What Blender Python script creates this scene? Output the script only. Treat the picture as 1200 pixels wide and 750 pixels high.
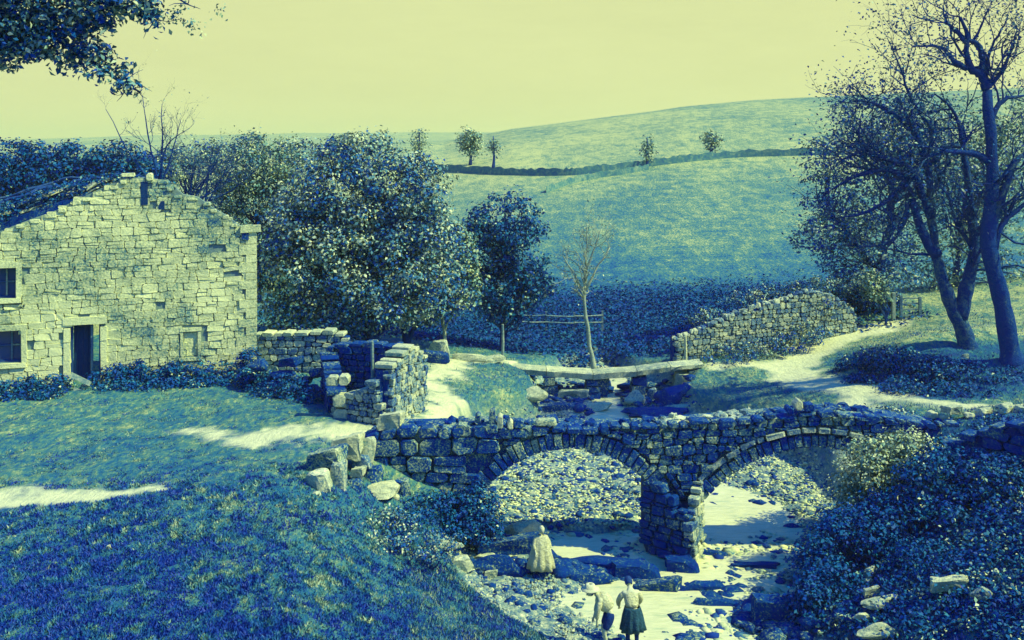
import bpy, math, random
import numpy as np
from mathutils import Vector, Matrix
R = math.radians
for o in list(bpy.data.objects): bpy.data.objects.remove(o)
SC = bpy.context.scene
COL = SC.collection
rng = np.random.default_rng(7)
random.seed(7)

# ------------------------------------------------------------------ camera
F = 1167.0; CH = 8.0; HZ = 175.0          # focal length and horizon of the photograph in its own pixels, camera height
cd = bpy.data.cameras.new('camera'); cam = bpy.data.objects.new('camera', cd); COL.objects.link(cam)
cam.location = (0, 0, CH); cam.rotation_euler = (R(90), 0, 0)
cd.sensor_width = 36; cd.lens = 36 * F / 1200
cd.shift_y = -(375 - HZ) / 1200.0         # rising front plate of an old view camera: level, shifted
cd.clip_end = 6000; cd.clip_start = 0.1
SC.camera = cam

# ------------------------------------------------------------------ light
SUN_EL, SUN_AZ = 48.0, -14.0              # azimuth measured from +X towards +Y
sd = Vector((math.cos(R(SUN_EL)) * math.cos(R(SUN_AZ)), math.cos(R(SUN_EL)) * math.sin(R(SUN_AZ)), math.sin(R(SUN_EL))))
sl = bpy.data.lights.new('sun', 'SUN'); so = bpy.data.objects.new('sun', sl); COL.objects.link(so)
so.rotation_euler = sd.to_track_quat('Z', 'Y').to_euler(); so.location = (30, -10, 40)
sl.energy = 5.0; sl.angle = R(0.6); sl.color = (0.97, 1.0, 0.34)
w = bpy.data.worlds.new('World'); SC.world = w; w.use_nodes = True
nt = w.node_tree; nt.nodes.clear()
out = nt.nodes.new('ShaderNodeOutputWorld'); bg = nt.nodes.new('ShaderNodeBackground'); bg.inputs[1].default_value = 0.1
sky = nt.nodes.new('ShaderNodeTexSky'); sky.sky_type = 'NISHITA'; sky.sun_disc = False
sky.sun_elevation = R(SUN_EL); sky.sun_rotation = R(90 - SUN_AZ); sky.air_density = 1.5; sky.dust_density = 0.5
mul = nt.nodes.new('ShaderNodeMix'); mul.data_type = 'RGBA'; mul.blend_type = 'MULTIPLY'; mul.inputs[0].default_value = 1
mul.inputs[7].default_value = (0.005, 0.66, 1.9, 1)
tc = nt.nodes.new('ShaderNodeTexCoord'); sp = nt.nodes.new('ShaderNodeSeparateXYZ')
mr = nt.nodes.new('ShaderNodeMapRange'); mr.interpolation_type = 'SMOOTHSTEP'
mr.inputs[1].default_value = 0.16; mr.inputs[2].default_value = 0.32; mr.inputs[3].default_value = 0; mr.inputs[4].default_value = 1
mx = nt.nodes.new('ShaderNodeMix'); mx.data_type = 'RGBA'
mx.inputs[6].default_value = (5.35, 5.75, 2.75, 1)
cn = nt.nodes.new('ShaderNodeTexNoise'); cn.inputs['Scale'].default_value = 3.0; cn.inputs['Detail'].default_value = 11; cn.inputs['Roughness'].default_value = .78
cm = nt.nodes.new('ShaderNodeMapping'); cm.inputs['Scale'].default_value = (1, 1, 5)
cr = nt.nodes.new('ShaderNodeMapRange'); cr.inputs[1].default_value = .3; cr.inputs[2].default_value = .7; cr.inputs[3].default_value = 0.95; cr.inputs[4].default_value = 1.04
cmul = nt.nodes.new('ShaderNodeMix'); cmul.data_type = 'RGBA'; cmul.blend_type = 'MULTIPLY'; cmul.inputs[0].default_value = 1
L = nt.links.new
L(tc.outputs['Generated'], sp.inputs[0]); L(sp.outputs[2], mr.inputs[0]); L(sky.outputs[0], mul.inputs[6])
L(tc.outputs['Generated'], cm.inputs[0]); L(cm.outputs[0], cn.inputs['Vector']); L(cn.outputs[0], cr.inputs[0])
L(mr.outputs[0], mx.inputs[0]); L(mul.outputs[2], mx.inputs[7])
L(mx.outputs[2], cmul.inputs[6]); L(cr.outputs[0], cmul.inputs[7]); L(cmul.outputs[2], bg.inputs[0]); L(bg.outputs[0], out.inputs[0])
SC.view_settings.view_transform = 'Standard'; SC.view_settings.look = 'None'
SC.view_settings.exposure = 0.45; SC.view_settings.gamma = 1
SC.render.engine = 'CYCLES'
SC.cycles.max_bounces = 5; SC.cycles.diffuse_bounces = 2; SC.cycles.volume_bounces = 1

# ------------------------------------------------------------------ materials
DARK = (0.004, 0.035, 0.27); MID = (0.05, 0.20, 0.24); LITE = (0.52, 0.56, 0.42)
def newmat(name):
    m = bpy.data.materials.new(name); m.use_nodes = True; return m, m.node_tree, m.node_tree.nodes['Principled BSDF']
def ramp(nt, stops):
    r = nt.nodes.new('ShaderNodeValToRGB'); e = r.color_ramp.elements
    e[0].position, e[0].color = stops[0][0], (*stops[0][1], 1); e[1].position, e[1].color = stops[-1][0], (*stops[-1][1], 1)
    for p, c in stops[1:-1]:
        x = e.new(p); x.color = (*c, 1)
    return r
def noise(nt, vec, scale, detail=4, rough=0.6):
    n = nt.nodes.new('ShaderNodeTexNoise'); n.inputs['Scale'].default_value = scale; n.inputs['Detail'].default_value = detail
    n.inputs['Roughness'].default_value = rough; nt.links.new(vec, n.inputs['Vector']); return n.outputs[0]
def math_(nt, op, a, b=None, c=None, clamp=False):
    n = nt.nodes.new('ShaderNodeMath'); n.operation = op; n.use_clamp = clamp
    for i, x in enumerate((a, b, c)):
        if x is None: continue
        if isinstance(x, (int, float)): n.inputs[i].default_value = x
        else: nt.links.new(x, n.inputs[i])
    return n.outputs[0]
def pos(nt):
    g = nt.nodes.new('ShaderNodeNewGeometry'); return g.outputs['Position']
def bump(nt, b, h, strength, dist=0.05):
    n = nt.nodes.new('ShaderNodeBump'); n.inputs['Strength'].default_value = strength; n.inputs['Distance'].default_value = dist
    nt.links.new(h, n.inputs['Height']); nt.links.new(n.outputs[0], b.inputs['Normal'])
def grain_mat(name, stops, fine=14, big=1.2, wf=0.55, wb=0.35, wr=0.25, rough=0.85, bs=0.6, bd=0.04, bias=0.0, spec=0.12, wm=0.35):
    """mottled surface: fine grain + large patches + a random value per object"""
    m, nt, b = newmat(name); p = pos(nt)
    f = noise(nt, p, fine, 6, 0.7); g = noise(nt, p, big, 4)
    oi = nt.nodes.new('ShaderNodeObjectInfo')
    gg = nt.nodes.new('ShaderNodeNewGeometry')
    rr = math_(nt, 'FRACT', math_(nt, 'ADD', oi.outputs['Random'], gg.outputs['Random Per Island']))
    v = math_(nt, 'MULTIPLY_ADD', math_(nt, 'SUBTRACT', f, 0.5), wf * 2.2, 0.5 + bias)
    v = math_(nt, 'MULTIPLY_ADD', math_(nt, 'SUBTRACT', g, 0.5), wb * 2.2, v)
    v = math_(nt, 'MULTIPLY_ADD', math_(nt, 'SUBTRACT', noise(nt, p, (fine * big) ** .5, 5, .7), 0.5), wm * 2.2, v)
    v = math_(nt, 'MULTIPLY_ADD', math_(nt, 'SUBTRACT', rr, 0.5), wr * 1.6, v, True)
    r = ramp(nt, stops); nt.links.new(v, r.inputs[0]); nt.links.new(r.outputs[0], b.inputs['Base Color'])
    b.inputs['Roughness'].default_value = rough; b.inputs['Specular IOR Level'].default_value = spec
    bump(nt, b, f, bs, bd); return m
def tone_mat(name, stops, rough=0.5, spec=0.5, trans=0.0, wn=0.0, fine=20):
    """colour from each leaf's or blade's own value"""
    m, nt, b = newmat(name); a = nt.nodes.new('ShaderNodeAttribute'); a.attribute_name = 'tone'
    v = a.outputs['Fac']
    if wn:
        v = math_(nt, 'MULTIPLY_ADD', math_(nt, 'SUBTRACT', noise(nt, pos(nt), fine, 3), 0.5), wn, v, True)
    r = ramp(nt, stops); nt.links.new(v, r.inputs[0]); nt.links.new(r.outputs[0], b.inputs['Base Color'])
    b.inputs['Roughness'].default_value = rough; b.inputs['Specular IOR Level'].default_value = spec
    return m
M = {}
M['house_stone'] = grain_mat('pale_gritstone', [(0.0, (0.02, 0.09, 0.24)), (0.25, (0.12, 0.25, 0.24)), (0.45, (0.40, 0.46, 0.29)), (.8, (0.66, 0.69, 0.40)), (1, (.74,.76,.44))], fine=16, big=0.42, wf=1.0, wb=1.05, wr=0.10, bs=.8, bias=.15, wm=.4)
M['house_core'] = grain_mat('earth_mortar', [(0, (0.02, 0.09, 0.24)), (1, (0.25, 0.34, 0.26))], fine=9)
M['bridge_stone'] = grain_mat('mossy_gritstone', [(0.0, (.001,.022,.28)), (0.45, (0.004, 0.065, 0.26)), (0.62, (0.10, 0.22, 0.22)), (.8, (.34,.42,.28)), (1, (0.5, 0.54, 0.36))], fine=19, big=.9, wf=1.2, wb=0.6, wr=0.22, bs=1.0, bias=-0.03, spec=.06, wm=.6)  # mossy stone, made darker so its colour carries the bridge face's shade
M['pale_stone'] = grain_mat('bleached_stone', [(0.0, MID), (0.35, (0.32, 0.38, 0.30)), (1, (0.66, 0.67, 0.42))], fine=16, big=1.5, wf=1.0, wr=0.25, bs=1.0, wm=.5, bias=.05)
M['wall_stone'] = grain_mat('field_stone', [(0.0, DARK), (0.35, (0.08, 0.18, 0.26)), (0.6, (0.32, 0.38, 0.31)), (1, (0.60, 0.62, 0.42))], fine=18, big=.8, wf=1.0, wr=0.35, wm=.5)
M['cobble'] = grain_mat('river_cobble', [(0.0, DARK), (0.3, (0.04, 0.14, 0.24)), (0.5, (0.34, 0.42, 0.28)), (1, (0.64, 0.67, 0.4))], fine=9, big=1.0, wf=0.5, wr=0.75)
M['hedge'] = grain_mat('overgrown_field_wall', [(0, (.01,.07,.25)), (.5, (.06,.18,.22)), (1, (.3,.38,.26))], fine=3, big=.8, wf=.7, wr=.1)
M['dark_stone'] = grain_mat('wet_stone', [(0.0, (.001,.02,.25)), (0.6, (0.003, 0.05, 0.24)), (.8, (.05,.14,.19)), (1, (0.34, 0.40, 0.27))], fine=17, big=1.6, wf=1.2, wr=0.25, rough=0.8, spec=.05, wm=.6, bs=1.0)  # wet rock; also stands in for shade on pier cheek and enclosure walls
M['core'] = grain_mat('dark_earth_fill', [(0, (0.002, 0.02, 0.13)), (1, (0.006, 0.05, 0.17))], fine=8)  # earth fill; its near-black also stands in for shade in holes and doorway
M['bark'] = grain_mat('rough_bark', [(0, (0.001, 0.022, 0.24)), (0.6, (0.003, 0.05, 0.24)), (1, (0.10, 0.20, 0.22))], fine=12, big=2, bs=1.0, bd=0.09, spec=.1)
M['pale_bark'] = grain_mat('pale_bark', [(0, (0.10, 0.2, 0.26)), (0.5, (0.34, 0.4, 0.32)), (1, (0.5, 0.53, 0.38))], fine=14, big=2)
M['wood'] = grain_mat('weathered_timber', [(0, (0.02, 0.07, 0.25)), (0.5, (0.12, 0.22, 0.26)), (1, (0.45, 0.49, 0.36))], fine=16, big=2)
M['dark_wood'] = grain_mat('rotten_timber', [(0, DARK), (0.7, (0.02, 0.07, 0.22)), (1, (0.14, 0.22, 0.26))], fine=10)
M['glass'], _nt, _b = newmat('old_window_glass'); _b.inputs['Base Color'].default_value = (0.01, 0.04, 0.2, 1); _b.inputs['Roughness'].default_value = 0.15
M['leaf'] = tone_mat('sycamore_leaf', [(0, (0.002, 0.03, 0.34)), (0.35, (0.006, 0.10, 0.30)), (0.55, (0.11, 0.25, 0.28)), (0.8, (0.44, 0.51, 0.38)), (1, (0.56, 0.6, 0.42))], rough=0.6, spec=0.12)
M['leaf_pale'] = tone_mat('thin_leaf', [(0, (0.01, 0.07, 0.22)), (0.35, (0.08, 0.22, 0.23)), (.7, (0.36, 0.44, 0.28)), (1, (0.56, 0.60, 0.36))], rough=0.6, spec=.25)
M['leaf_dark'] = tone_mat('dark_leaf', [(0, (0.002, 0.036, 0.30)), (0.55, (0.003, 0.085, 0.27)), (0.8, (0.012, 0.14, 0.27)), (.94, (.22, .38, .32)), (1, (0.5, 0.58, 0.40))], rough=0.6, spec=0.12)
M['blade'] = tone_mat('grass_blade', [(0, (0.002, 0.035, 0.33)), (0.4, (0.005, 0.10, 0.30)), (0.7, (0.06, 0.20, 0.21)), (1, (0.30, 0.38, 0.27))], rough=0.6, spec=0.3)
def flat_mat(name, c, rough=0.8, fine=30, var=0.25, bs=.3, bd=.04):
    c2 = tuple(x * (1 - var) for x in c); return grain_mat(name, [(0.2, c2), (0.8, c)], fine=fine, bs=bs, rough=rough, bd=bd)
M['white_cloth'] = flat_mat('white_cotton', (0.76, 0.77, 0.50), var=0.3, fine=11, bs=1.0, bd=.12)
M['blue_cloth'] = flat_mat('faded_blue_cloth', (0.04, 0.14, 0.26), var=.5, fine=12, bs=1.0, bd=.12)
M['dark_cloth'] = flat_mat('dark_cloth', (0.006, 0.04, 0.24), fine=12, bs=1, bd=.1)
M['skin'] = flat_mat('skin', (0.52, 0.54, 0.38), 0.5, var=0.08)
M['hair'] = flat_mat('dark_hair', (0.015, 0.05, 0.2))
M['straw'] = flat_mat('straw_hat', (0.62, 0.64, 0.45))

# ------------------------------------------------------------------ object helpers
def link_mesh(name, me, mat, parent=None):
    o = bpy.data.objects.new(name, me); COL.objects.link(o)
    if mat is not None and not me.materials: me.materials.append(mat)
    if parent is not None: o.parent = parent
    return o
def wloc(p):
    v = np.zeros(3)
    while p is not None: v = v + np.array(p.location); p = p.parent
    return v
def mesh_obj(name, V, Fc, mat, parent=None, tone=None, smooth=False):
    V = np.asarray(V, dtype=np.float32).reshape(-1, 3)
    if parent is not None: V = V - wloc(parent).astype(np.float32)
    me = bpy.data.meshes.new(name)
    if isinstance(Fc, np.ndarray):
        n, k = Fc.shape
        me.vertices.add(len(V)); me.vertices.foreach_set('co', V.ravel())
        me.loops.add(n * k); me.loops.foreach_set('vertex_index', Fc.astype(np.int32).ravel())
        me.polygons.add(n); me.polygons.foreach_set('loop_start', np.arange(0, n * k, k, dtype=np.int32))
        try: me.polygons.foreach_set('loop_total', np.full(n, k, dtype=np.int32))
        except Exception: pass
        me.update(calc_edges=True)
    else:
        me.from_pydata(V.tolist(), [], Fc); me.update()
    if tone is not None:
        a = me.attributes.new('tone', 'FLOAT', 'POINT'); a.data.foreach_set('value', np.asarray(tone, dtype=np.float32))
    if smooth: me.polygons.foreach_set('use_smooth', [True] * len(me.polygons))
    return link_mesh(name, me, mat, parent)
def tag(o, label=None, cat=None, group=None, kind=None):
    if label: o['label'] = label
    if cat: o['category'] = cat
    if group: o['group'] = group
    if kind: o['kind'] = kind
    return o
def thing(name, loc, label, cat, group=None):
    o = bpy.data.objects.new(name, None); COL.objects.link(o); o.location = loc; o.empty_display_size = 0.2
    return tag(o, label, cat, group)
class MB:
    def __init__(s): s.V = []; s.F = []; s.n = 0
    def add(s, V, Fc):
        V = np.asarray(V, dtype=float).reshape(-1, 3)
        s.F += [tuple(i + s.n for i in f) for f in Fc]; s.V.append(V); s.n += len(V)
    def build(s, name, mat, parent=None, smooth=False):
        return mesh_obj(name, np.concatenate(s.V), s.F, mat, parent, smooth=smooth)
def tube(pts, rad, n=6, cap=True):
    pts = np.asarray(pts, float); rad = np.broadcast_to(rad, (len(pts),)); V = []; Fc = []
    t = np.gradient(pts, axis=0); t /= np.linalg.norm(t, axis=1)[:, None] + 1e-9
    up = np.array([0.31, 0.17, 0.93]) if abs(t[0][2]) < 0.9 else np.array([1.0, 0.1, 0])
    for i, p in enumerate(pts):
        a = np.cross(t[i], up); a /= np.linalg.norm(a) + 1e-9; b = np.cross(t[i], a)
        for k in range(n):
            q = 2 * math.pi * k / n; V.append(p + rad[i] * (a * math.cos(q) + b * math.sin(q)))
    for i in range(len(pts) - 1):
        for k in range(n):
            k2 = (k + 1) % n; Fc.append((i * n + k, i * n + k2, (i + 1) * n + k2, (i + 1) * n + k))
    if cap: Fc.append(tuple(range(n))[::-1]); Fc.append(tuple(range((len(pts) - 1) * n, len(pts) * n)))
    return V, Fc
def smooth_path(pts, n=4):
    pts = np.asarray(pts, float); P = np.vstack([2 * pts[0] - pts[1], pts, 2 * pts[-1] - pts[-2]]); o = []
    for i in range(1, len(P) - 2):
        for k in range(n):
            t = k / n; o.append(0.5 * ((2 * P[i]) + (-P[i-1] + P[i+1]) * t + (2*P[i-1] - 5*P[i] + 4*P[i+1] - P[i+2]) * t*t + (-P[i-1] + 3*P[i] - 3*P[i+1] + P[i+2]) * t**3))
    o.append(P[-2]); return np.array(o)
def box(c, s, rz=0.0, jit=0.0, tilt=0.0):
    V = np.array([[x, y, z] for z in (-.5, .5) for y in (-.5, .5) for x in (-.5, .5)]) * np.array(s)
    if jit: V += rng.uniform(-jit, jit, V.shape)
    if tilt: V[:, 2] += V[:, 0] * tilt
    c_, s_ = math.cos(rz), math.sin(rz)
    V = np.stack([V[:, 0] * c_ - V[:, 1] * s_, V[:, 0] * s_ + V[:, 1] * c_, V[:, 2]], 1) + np.array(c)
    return V, [(0, 2, 3, 1), (4, 5, 7, 6), (0, 1, 5, 4), (2, 6, 7, 3), (0, 4, 6, 2), (1, 3, 7, 5)]

# ------------------------------------------------------------------ terrain
def W(px, py, Y): return np.array([(px - 600) * Y / F, Y, CH - (py - HZ) * Y / F])
ctrl = [(-32,34,.4),(-16,34,0),(-10,36,0),(-14,28,0),(-8,28,-.05),(-10,22,0),(-7,20,-.1),(-14,17,.1),(-22,22,.3),(-9,16,0),(-30,18,.6),
 (-6,26,0),(-4.6,22,-.35),(-3.4,22,-1.1),(-2.2,22,-1.8),(-1,22.5,-2.4),(-5,18.5,-.15),(-3.2,18,-.7),(-1.6,17.5,-1.2),(0.5,18,-1.9),(2,20,-2.5),
 (-4.2,25,-.2),(-3.4,25,-1.1),(-2.3,25,-1.8),(-3.2,28.5,-.15),(-2,29,-.5),(-1.6,31,-.6),(-2.2,33.6,-.5),(-3.2,37,-.6),(-6,33,-.2),(-6,38,-.2),(-9,42,0),(-1.6,43.7,-1.0),(0,38,-1.0),
 (0.2,42,-1.1),(-.5,35,-.9),(-4,44,-.8),(-10,50,-.3),(-25,45,.5),(-35,55,.8),
 (6.8,22,-2.5),(8,22,-1.8),(10,22,-.9),(12,22,.2),(15,22,1.2),(22,22,2.5),(7.2,18,-2.2),(9,18,-1.0),(12,17,.4),(18,14,2),
 (10.2,27,-1.9),(11.8,27,-.6),(13,27,.2),(16,27,.9),(22,28,2),(12.6,31,-.4),(14,31.5,-.2),(18,31,.5),(25,34,1.5),
 (10.8,34,-1.0),(11.6,36.7,-.8),(12.7,33.6,-.5),(13.5,32.1,-.25),(9.5,37,-1.2),(8.6,39,-1.5),(11.9,42.1,-1.2),(13.4,44.7,-1.0),(15.6,45.8,-.6),(18,46.6,-.3),(9.5,42.6,-1.2),(8,42.6,-1.2),(7.4,41,-1.5),
 (13.2,41,-1.0),(13.9,38.5,-.4),(14.8,38.7,.5),(16,37,.6),(17.2,37.4,.6),(18,35.9,.5),(14.2,36,-.4),(15,34.5,-.3),(17.4,33.9,.0),(16.7,32.4,-.2),(16.5,41,.4),(20,40,.8),(24,40,1.2),
 (20,45,.3),(18,50,.2),(25,50,1),(10,47,-1),(7,46,-1.5),(14,50,0),(4,50,-2),(0,52,-1.9),(8,54,-1.6),(18,58,.5),(30,58,2),(-8,58,-1),(5,62,-1.2),(15,66,.5),(-20,62,0),
 (9.6,33,-2.0),(9,36,-1.9),(11.2,30,-1.8)]
ctrl = np.array(ctrl, float)
def _U(r2): return 0.5 * r2 * np.log(r2 + 1e-9)
_n = len(ctrl); _A = np.zeros((_n + 3, _n + 3)); _d2 = ((ctrl[:, None, :2] - ctrl[None, :, :2]) ** 2).sum(2)
_A[:_n, :_n] = _U(_d2) + np.eye(_n) * 0.6; _A[:_n, _n] = 1; _A[:_n, _n+1:] = ctrl[:, :2]; _A[_n, :_n] = 1; _A[_n+1:, :_n] = ctrl[:, :2].T
_w = np.linalg.solve(_A, np.concatenate([ctrl[:, 2], [0, 0, 0]]))
def tps(X, Y):
    X = np.clip(X, -35, 30); Y = np.clip(Y, 13, 68); z = _w[_n] + _w[_n+1] * X + _w[_n+2] * Y
    for i in range(_n): z = z + _w[i] * _U((X - ctrl[i, 0]) ** 2 + (Y - ctrl[i, 1]) ** 2)
    return z
RY = np.array([4,18,22,24,26,28,33,36,38,40,42,46,52,60,75], float)
RL = np.array([5,2.2,0.9,-.7,-1.1,-1.4,-1.5,-.5,1.2,1.2,.4,2.2,5,8,9], float)
RR = np.array([9,6.6,6.2,6.7,7.9,9.9,10.0,8.6,7.4,6.6,7.2,5.4,4,2,1], float)
def sst(a, b, x): t = np.clip((x - a) / (b - a), 0, 1); return t * t * (3 - 2 * t)
def vn(X, Y, s, seed=0):        # value noise
    X = X * s + 37.7 + seed * 13.1; Y = Y * s + 91.3 + seed * 7.7; xi = np.floor(X); yi = np.floor(Y); fx = X - xi; fy = Y - yi
    fx = fx * fx * (3 - 2 * fx); fy = fy * fy * (3 - 2 * fy)
    def h(a, b): v = np.sin(a * 127.1 + b * 311.7 + seed * 17.3) * 43758.5453; return v - np.floor(v)
    return (h(xi, yi) * (1 - fx) + h(xi + 1, yi) * fx) * (1 - fy) + (h(xi, yi + 1) * (1 - fx) + h(xi + 1, yi + 1) * fx) * fy - 0.5
def bedz(X, Y): return np.interp(Y, [0, 22, 30, 36, 38.5, 39.2, 45, 60], [-2.9, -2.8, -2.75, -2.55, -2.5, -2.3, -2.2, -2.4])
def river_m(X, Y, wd=0.7):
    l = np.interp(Y, RY, RL); r = np.interp(Y, RY, RR); wob = vn(X, Y, .6, 3) * .9
    return sst(-wd, 0.15, np.minimum(X - l, r - X) + wob)
def seg_dist(X, Y, poly):
    d = np.full(X.shape, 1e9); 
    for (a, b) in zip(poly[:-1], poly[1:]):
        vx, vy = b[0] - a[0], b[1] - a[1]; t = np.clip(((X - a[0]) * vx + (Y - a[1]) * vy) / (vx * vx + vy * vy), 0, 1)
        wd = a[2] + (b[2] - a[2]) * t; d = np.minimum(d, np.hypot(X - a[0] - t * vx, Y - a[1] - t * vy) - wd)
    return d
CHAN = [[(5,48,.6),(4.4,43,.2),(4.0,40.4,.5),(4.2,38.8,1.2),(6.3,36,.1),(7.6,33,-.4),(7.6,30,-.4),(7.2,28.2,.0),(7.0,26.9,.7),(6.4,25.6,.2),(6.3,24.9,.5),(5.2,24.1,.1),(4.7,23.3,.4),(4.9,22,.8),(4.6,19,1.2),(5,12,1.6),(7,2,1.6)],
 [(1.4,27.5,1.1),(4,27.4,1.2),(6.6,27.1,.7)],[(6.2,24.7,.4),(7.1,24.5,.35)],[(4.9,22.6,.5),(3.2,21.4,.4)]]
def chan(X, Y):
    d = np.full(X.shape, 1e9)
    for c in CHAN: d = np.minimum(d, seg_dist(X, Y, c))
    return 1 - sst(-.1, .35, d + vn(X, Y, 1.3, 51) * .7 + vn(X, Y, 3.5, 52) * .3)
def hill(X, Y):
    zc = np.interp(X * 170 / np.maximum(Y, 60), [-120, -40, -11.6, 0, 14.6, 29, 58, 87, 160], [6, 7.6, 9.4, 11.6, 13.3, 15.0, 16.5, 18.4, 24])
    t = np.clip((Y - 55) / 115, 0, 1); z = -1.4 + (zc + 1.4) * (0.35 * t + 0.65 * t * t * (3 - 2 * t)) ** 0.92
    z = z - sst(170, 330, Y) * (zc + 22) + vn(X, Y, .04, 5) * 1.6 * t + vn(X, Y, .013, 6) * 2 * t
    far = 8 + (20 + 16 * vn(X, Y * 0, .0014, 8) + X * 0.006) * 1700 / F - 4
    z = np.where(Y > 330, z + (far + 20) * sst(500, 1700, Y) * (1 - .3 * sst(1700, 2200, Y)), z)
    far2 = 95 + 40 * vn(X, Y * 0, .0008, 9); return np.where(Y > 2200, z + (far2 - 60) * sst(2200, 3300, Y) , z)
def TZ(X, Y):
    X = np.asarray(X, float); Y = np.asarray(Y, float)
    u = tps(X, Y) + vn(X, Y, .5, 1) * .12 + vn(X, Y, 1.6, 2) * .06
    b = bedz(X, Y) + vn(X, Y, .7, 4) * .16 + vn(X, Y, 2.2, 5) * .08 - .38 * chan(X, Y)
    m = river_m(X, Y); z = u * (1 - m) + np.minimum(b, u) * m
    k = sst(50, 66, Y); z = z * (1 - k) + hill(X, Y) * k
    k2 = 1 - sst(6, 17, Y); zn = 6.35 - 0.44 * np.clip(Y, -60, 20); z = z + (np.maximum(z, np.where(Y < 0, 6.35, zn)) - z) * sst(0, .5, k2)
    return z
def ground(px, py, y0=14.0, y1=400.0):
    ys = np.concatenate([np.arange(y0, 60, .1), np.arange(60, y1, .5)]); xs = (px - 600) * ys / F; rz = CH - (py - HZ) * ys / F
    hit = np.nonzero(TZ(xs, ys) >= rz)[0]; i = hit[0] if len(hit) else len(ys) - 1
    return np.array([xs[i], ys[i], float(TZ(xs[i], ys[i]))])
def gz(x, y): return float(TZ(np.array([x]), np.array([y]))[0])
paths = [[(-30,21,1.2),(-14,22.6,.9),(-11.5,22.6,.6),(-8.3,23.4,.1)],
 [(-9.5,28.8,.0),(-7,27.6,.45),(-4.3,28.2,.6),(-2.1,30.7,.7),(-2.1,33.6,.6),(-3.1,37,.5),(-2.4,41,.5),(-1.0,43,.5),(.2,42.3,.3)],
 [(7.9,42.5,.3),(9.5,42.6,.4),(11.6,42.4,.9),(13.4,44.6,1.0),(15.6,45.8,.9),(18,46.8,.8)],
 [(11.8,42.4,1.1),(11.4,39.4,.9),(11.9,37,.75),(12.9,34.2,.6),(14.2,32.2,.5),(16.5,31.2,.3)],
 [(12.0,34.5,.4),(11,31.5,.5),(9.8,29.5,.4)]]
xs = np.concatenate([-np.geomspace(2600, 40, 26), np.linspace(-38, -17, 60), np.linspace(-16.8, 20, 300), np.linspace(20.3, 40, 50), np.geomspace(42, 2600, 26)])
ys = np.concatenate([np.linspace(-300, 0, 12), np.linspace(3, 15, 14), np.linspace(15.3, 52, 330), np.linspace(52.4, 70, 50), np.linspace(71, 200, 110), np.geomspace(203, 3600, 60)])
GX, GY = np.meshgrid(xs, ys); GZ = TZ(GX, GY)
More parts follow.
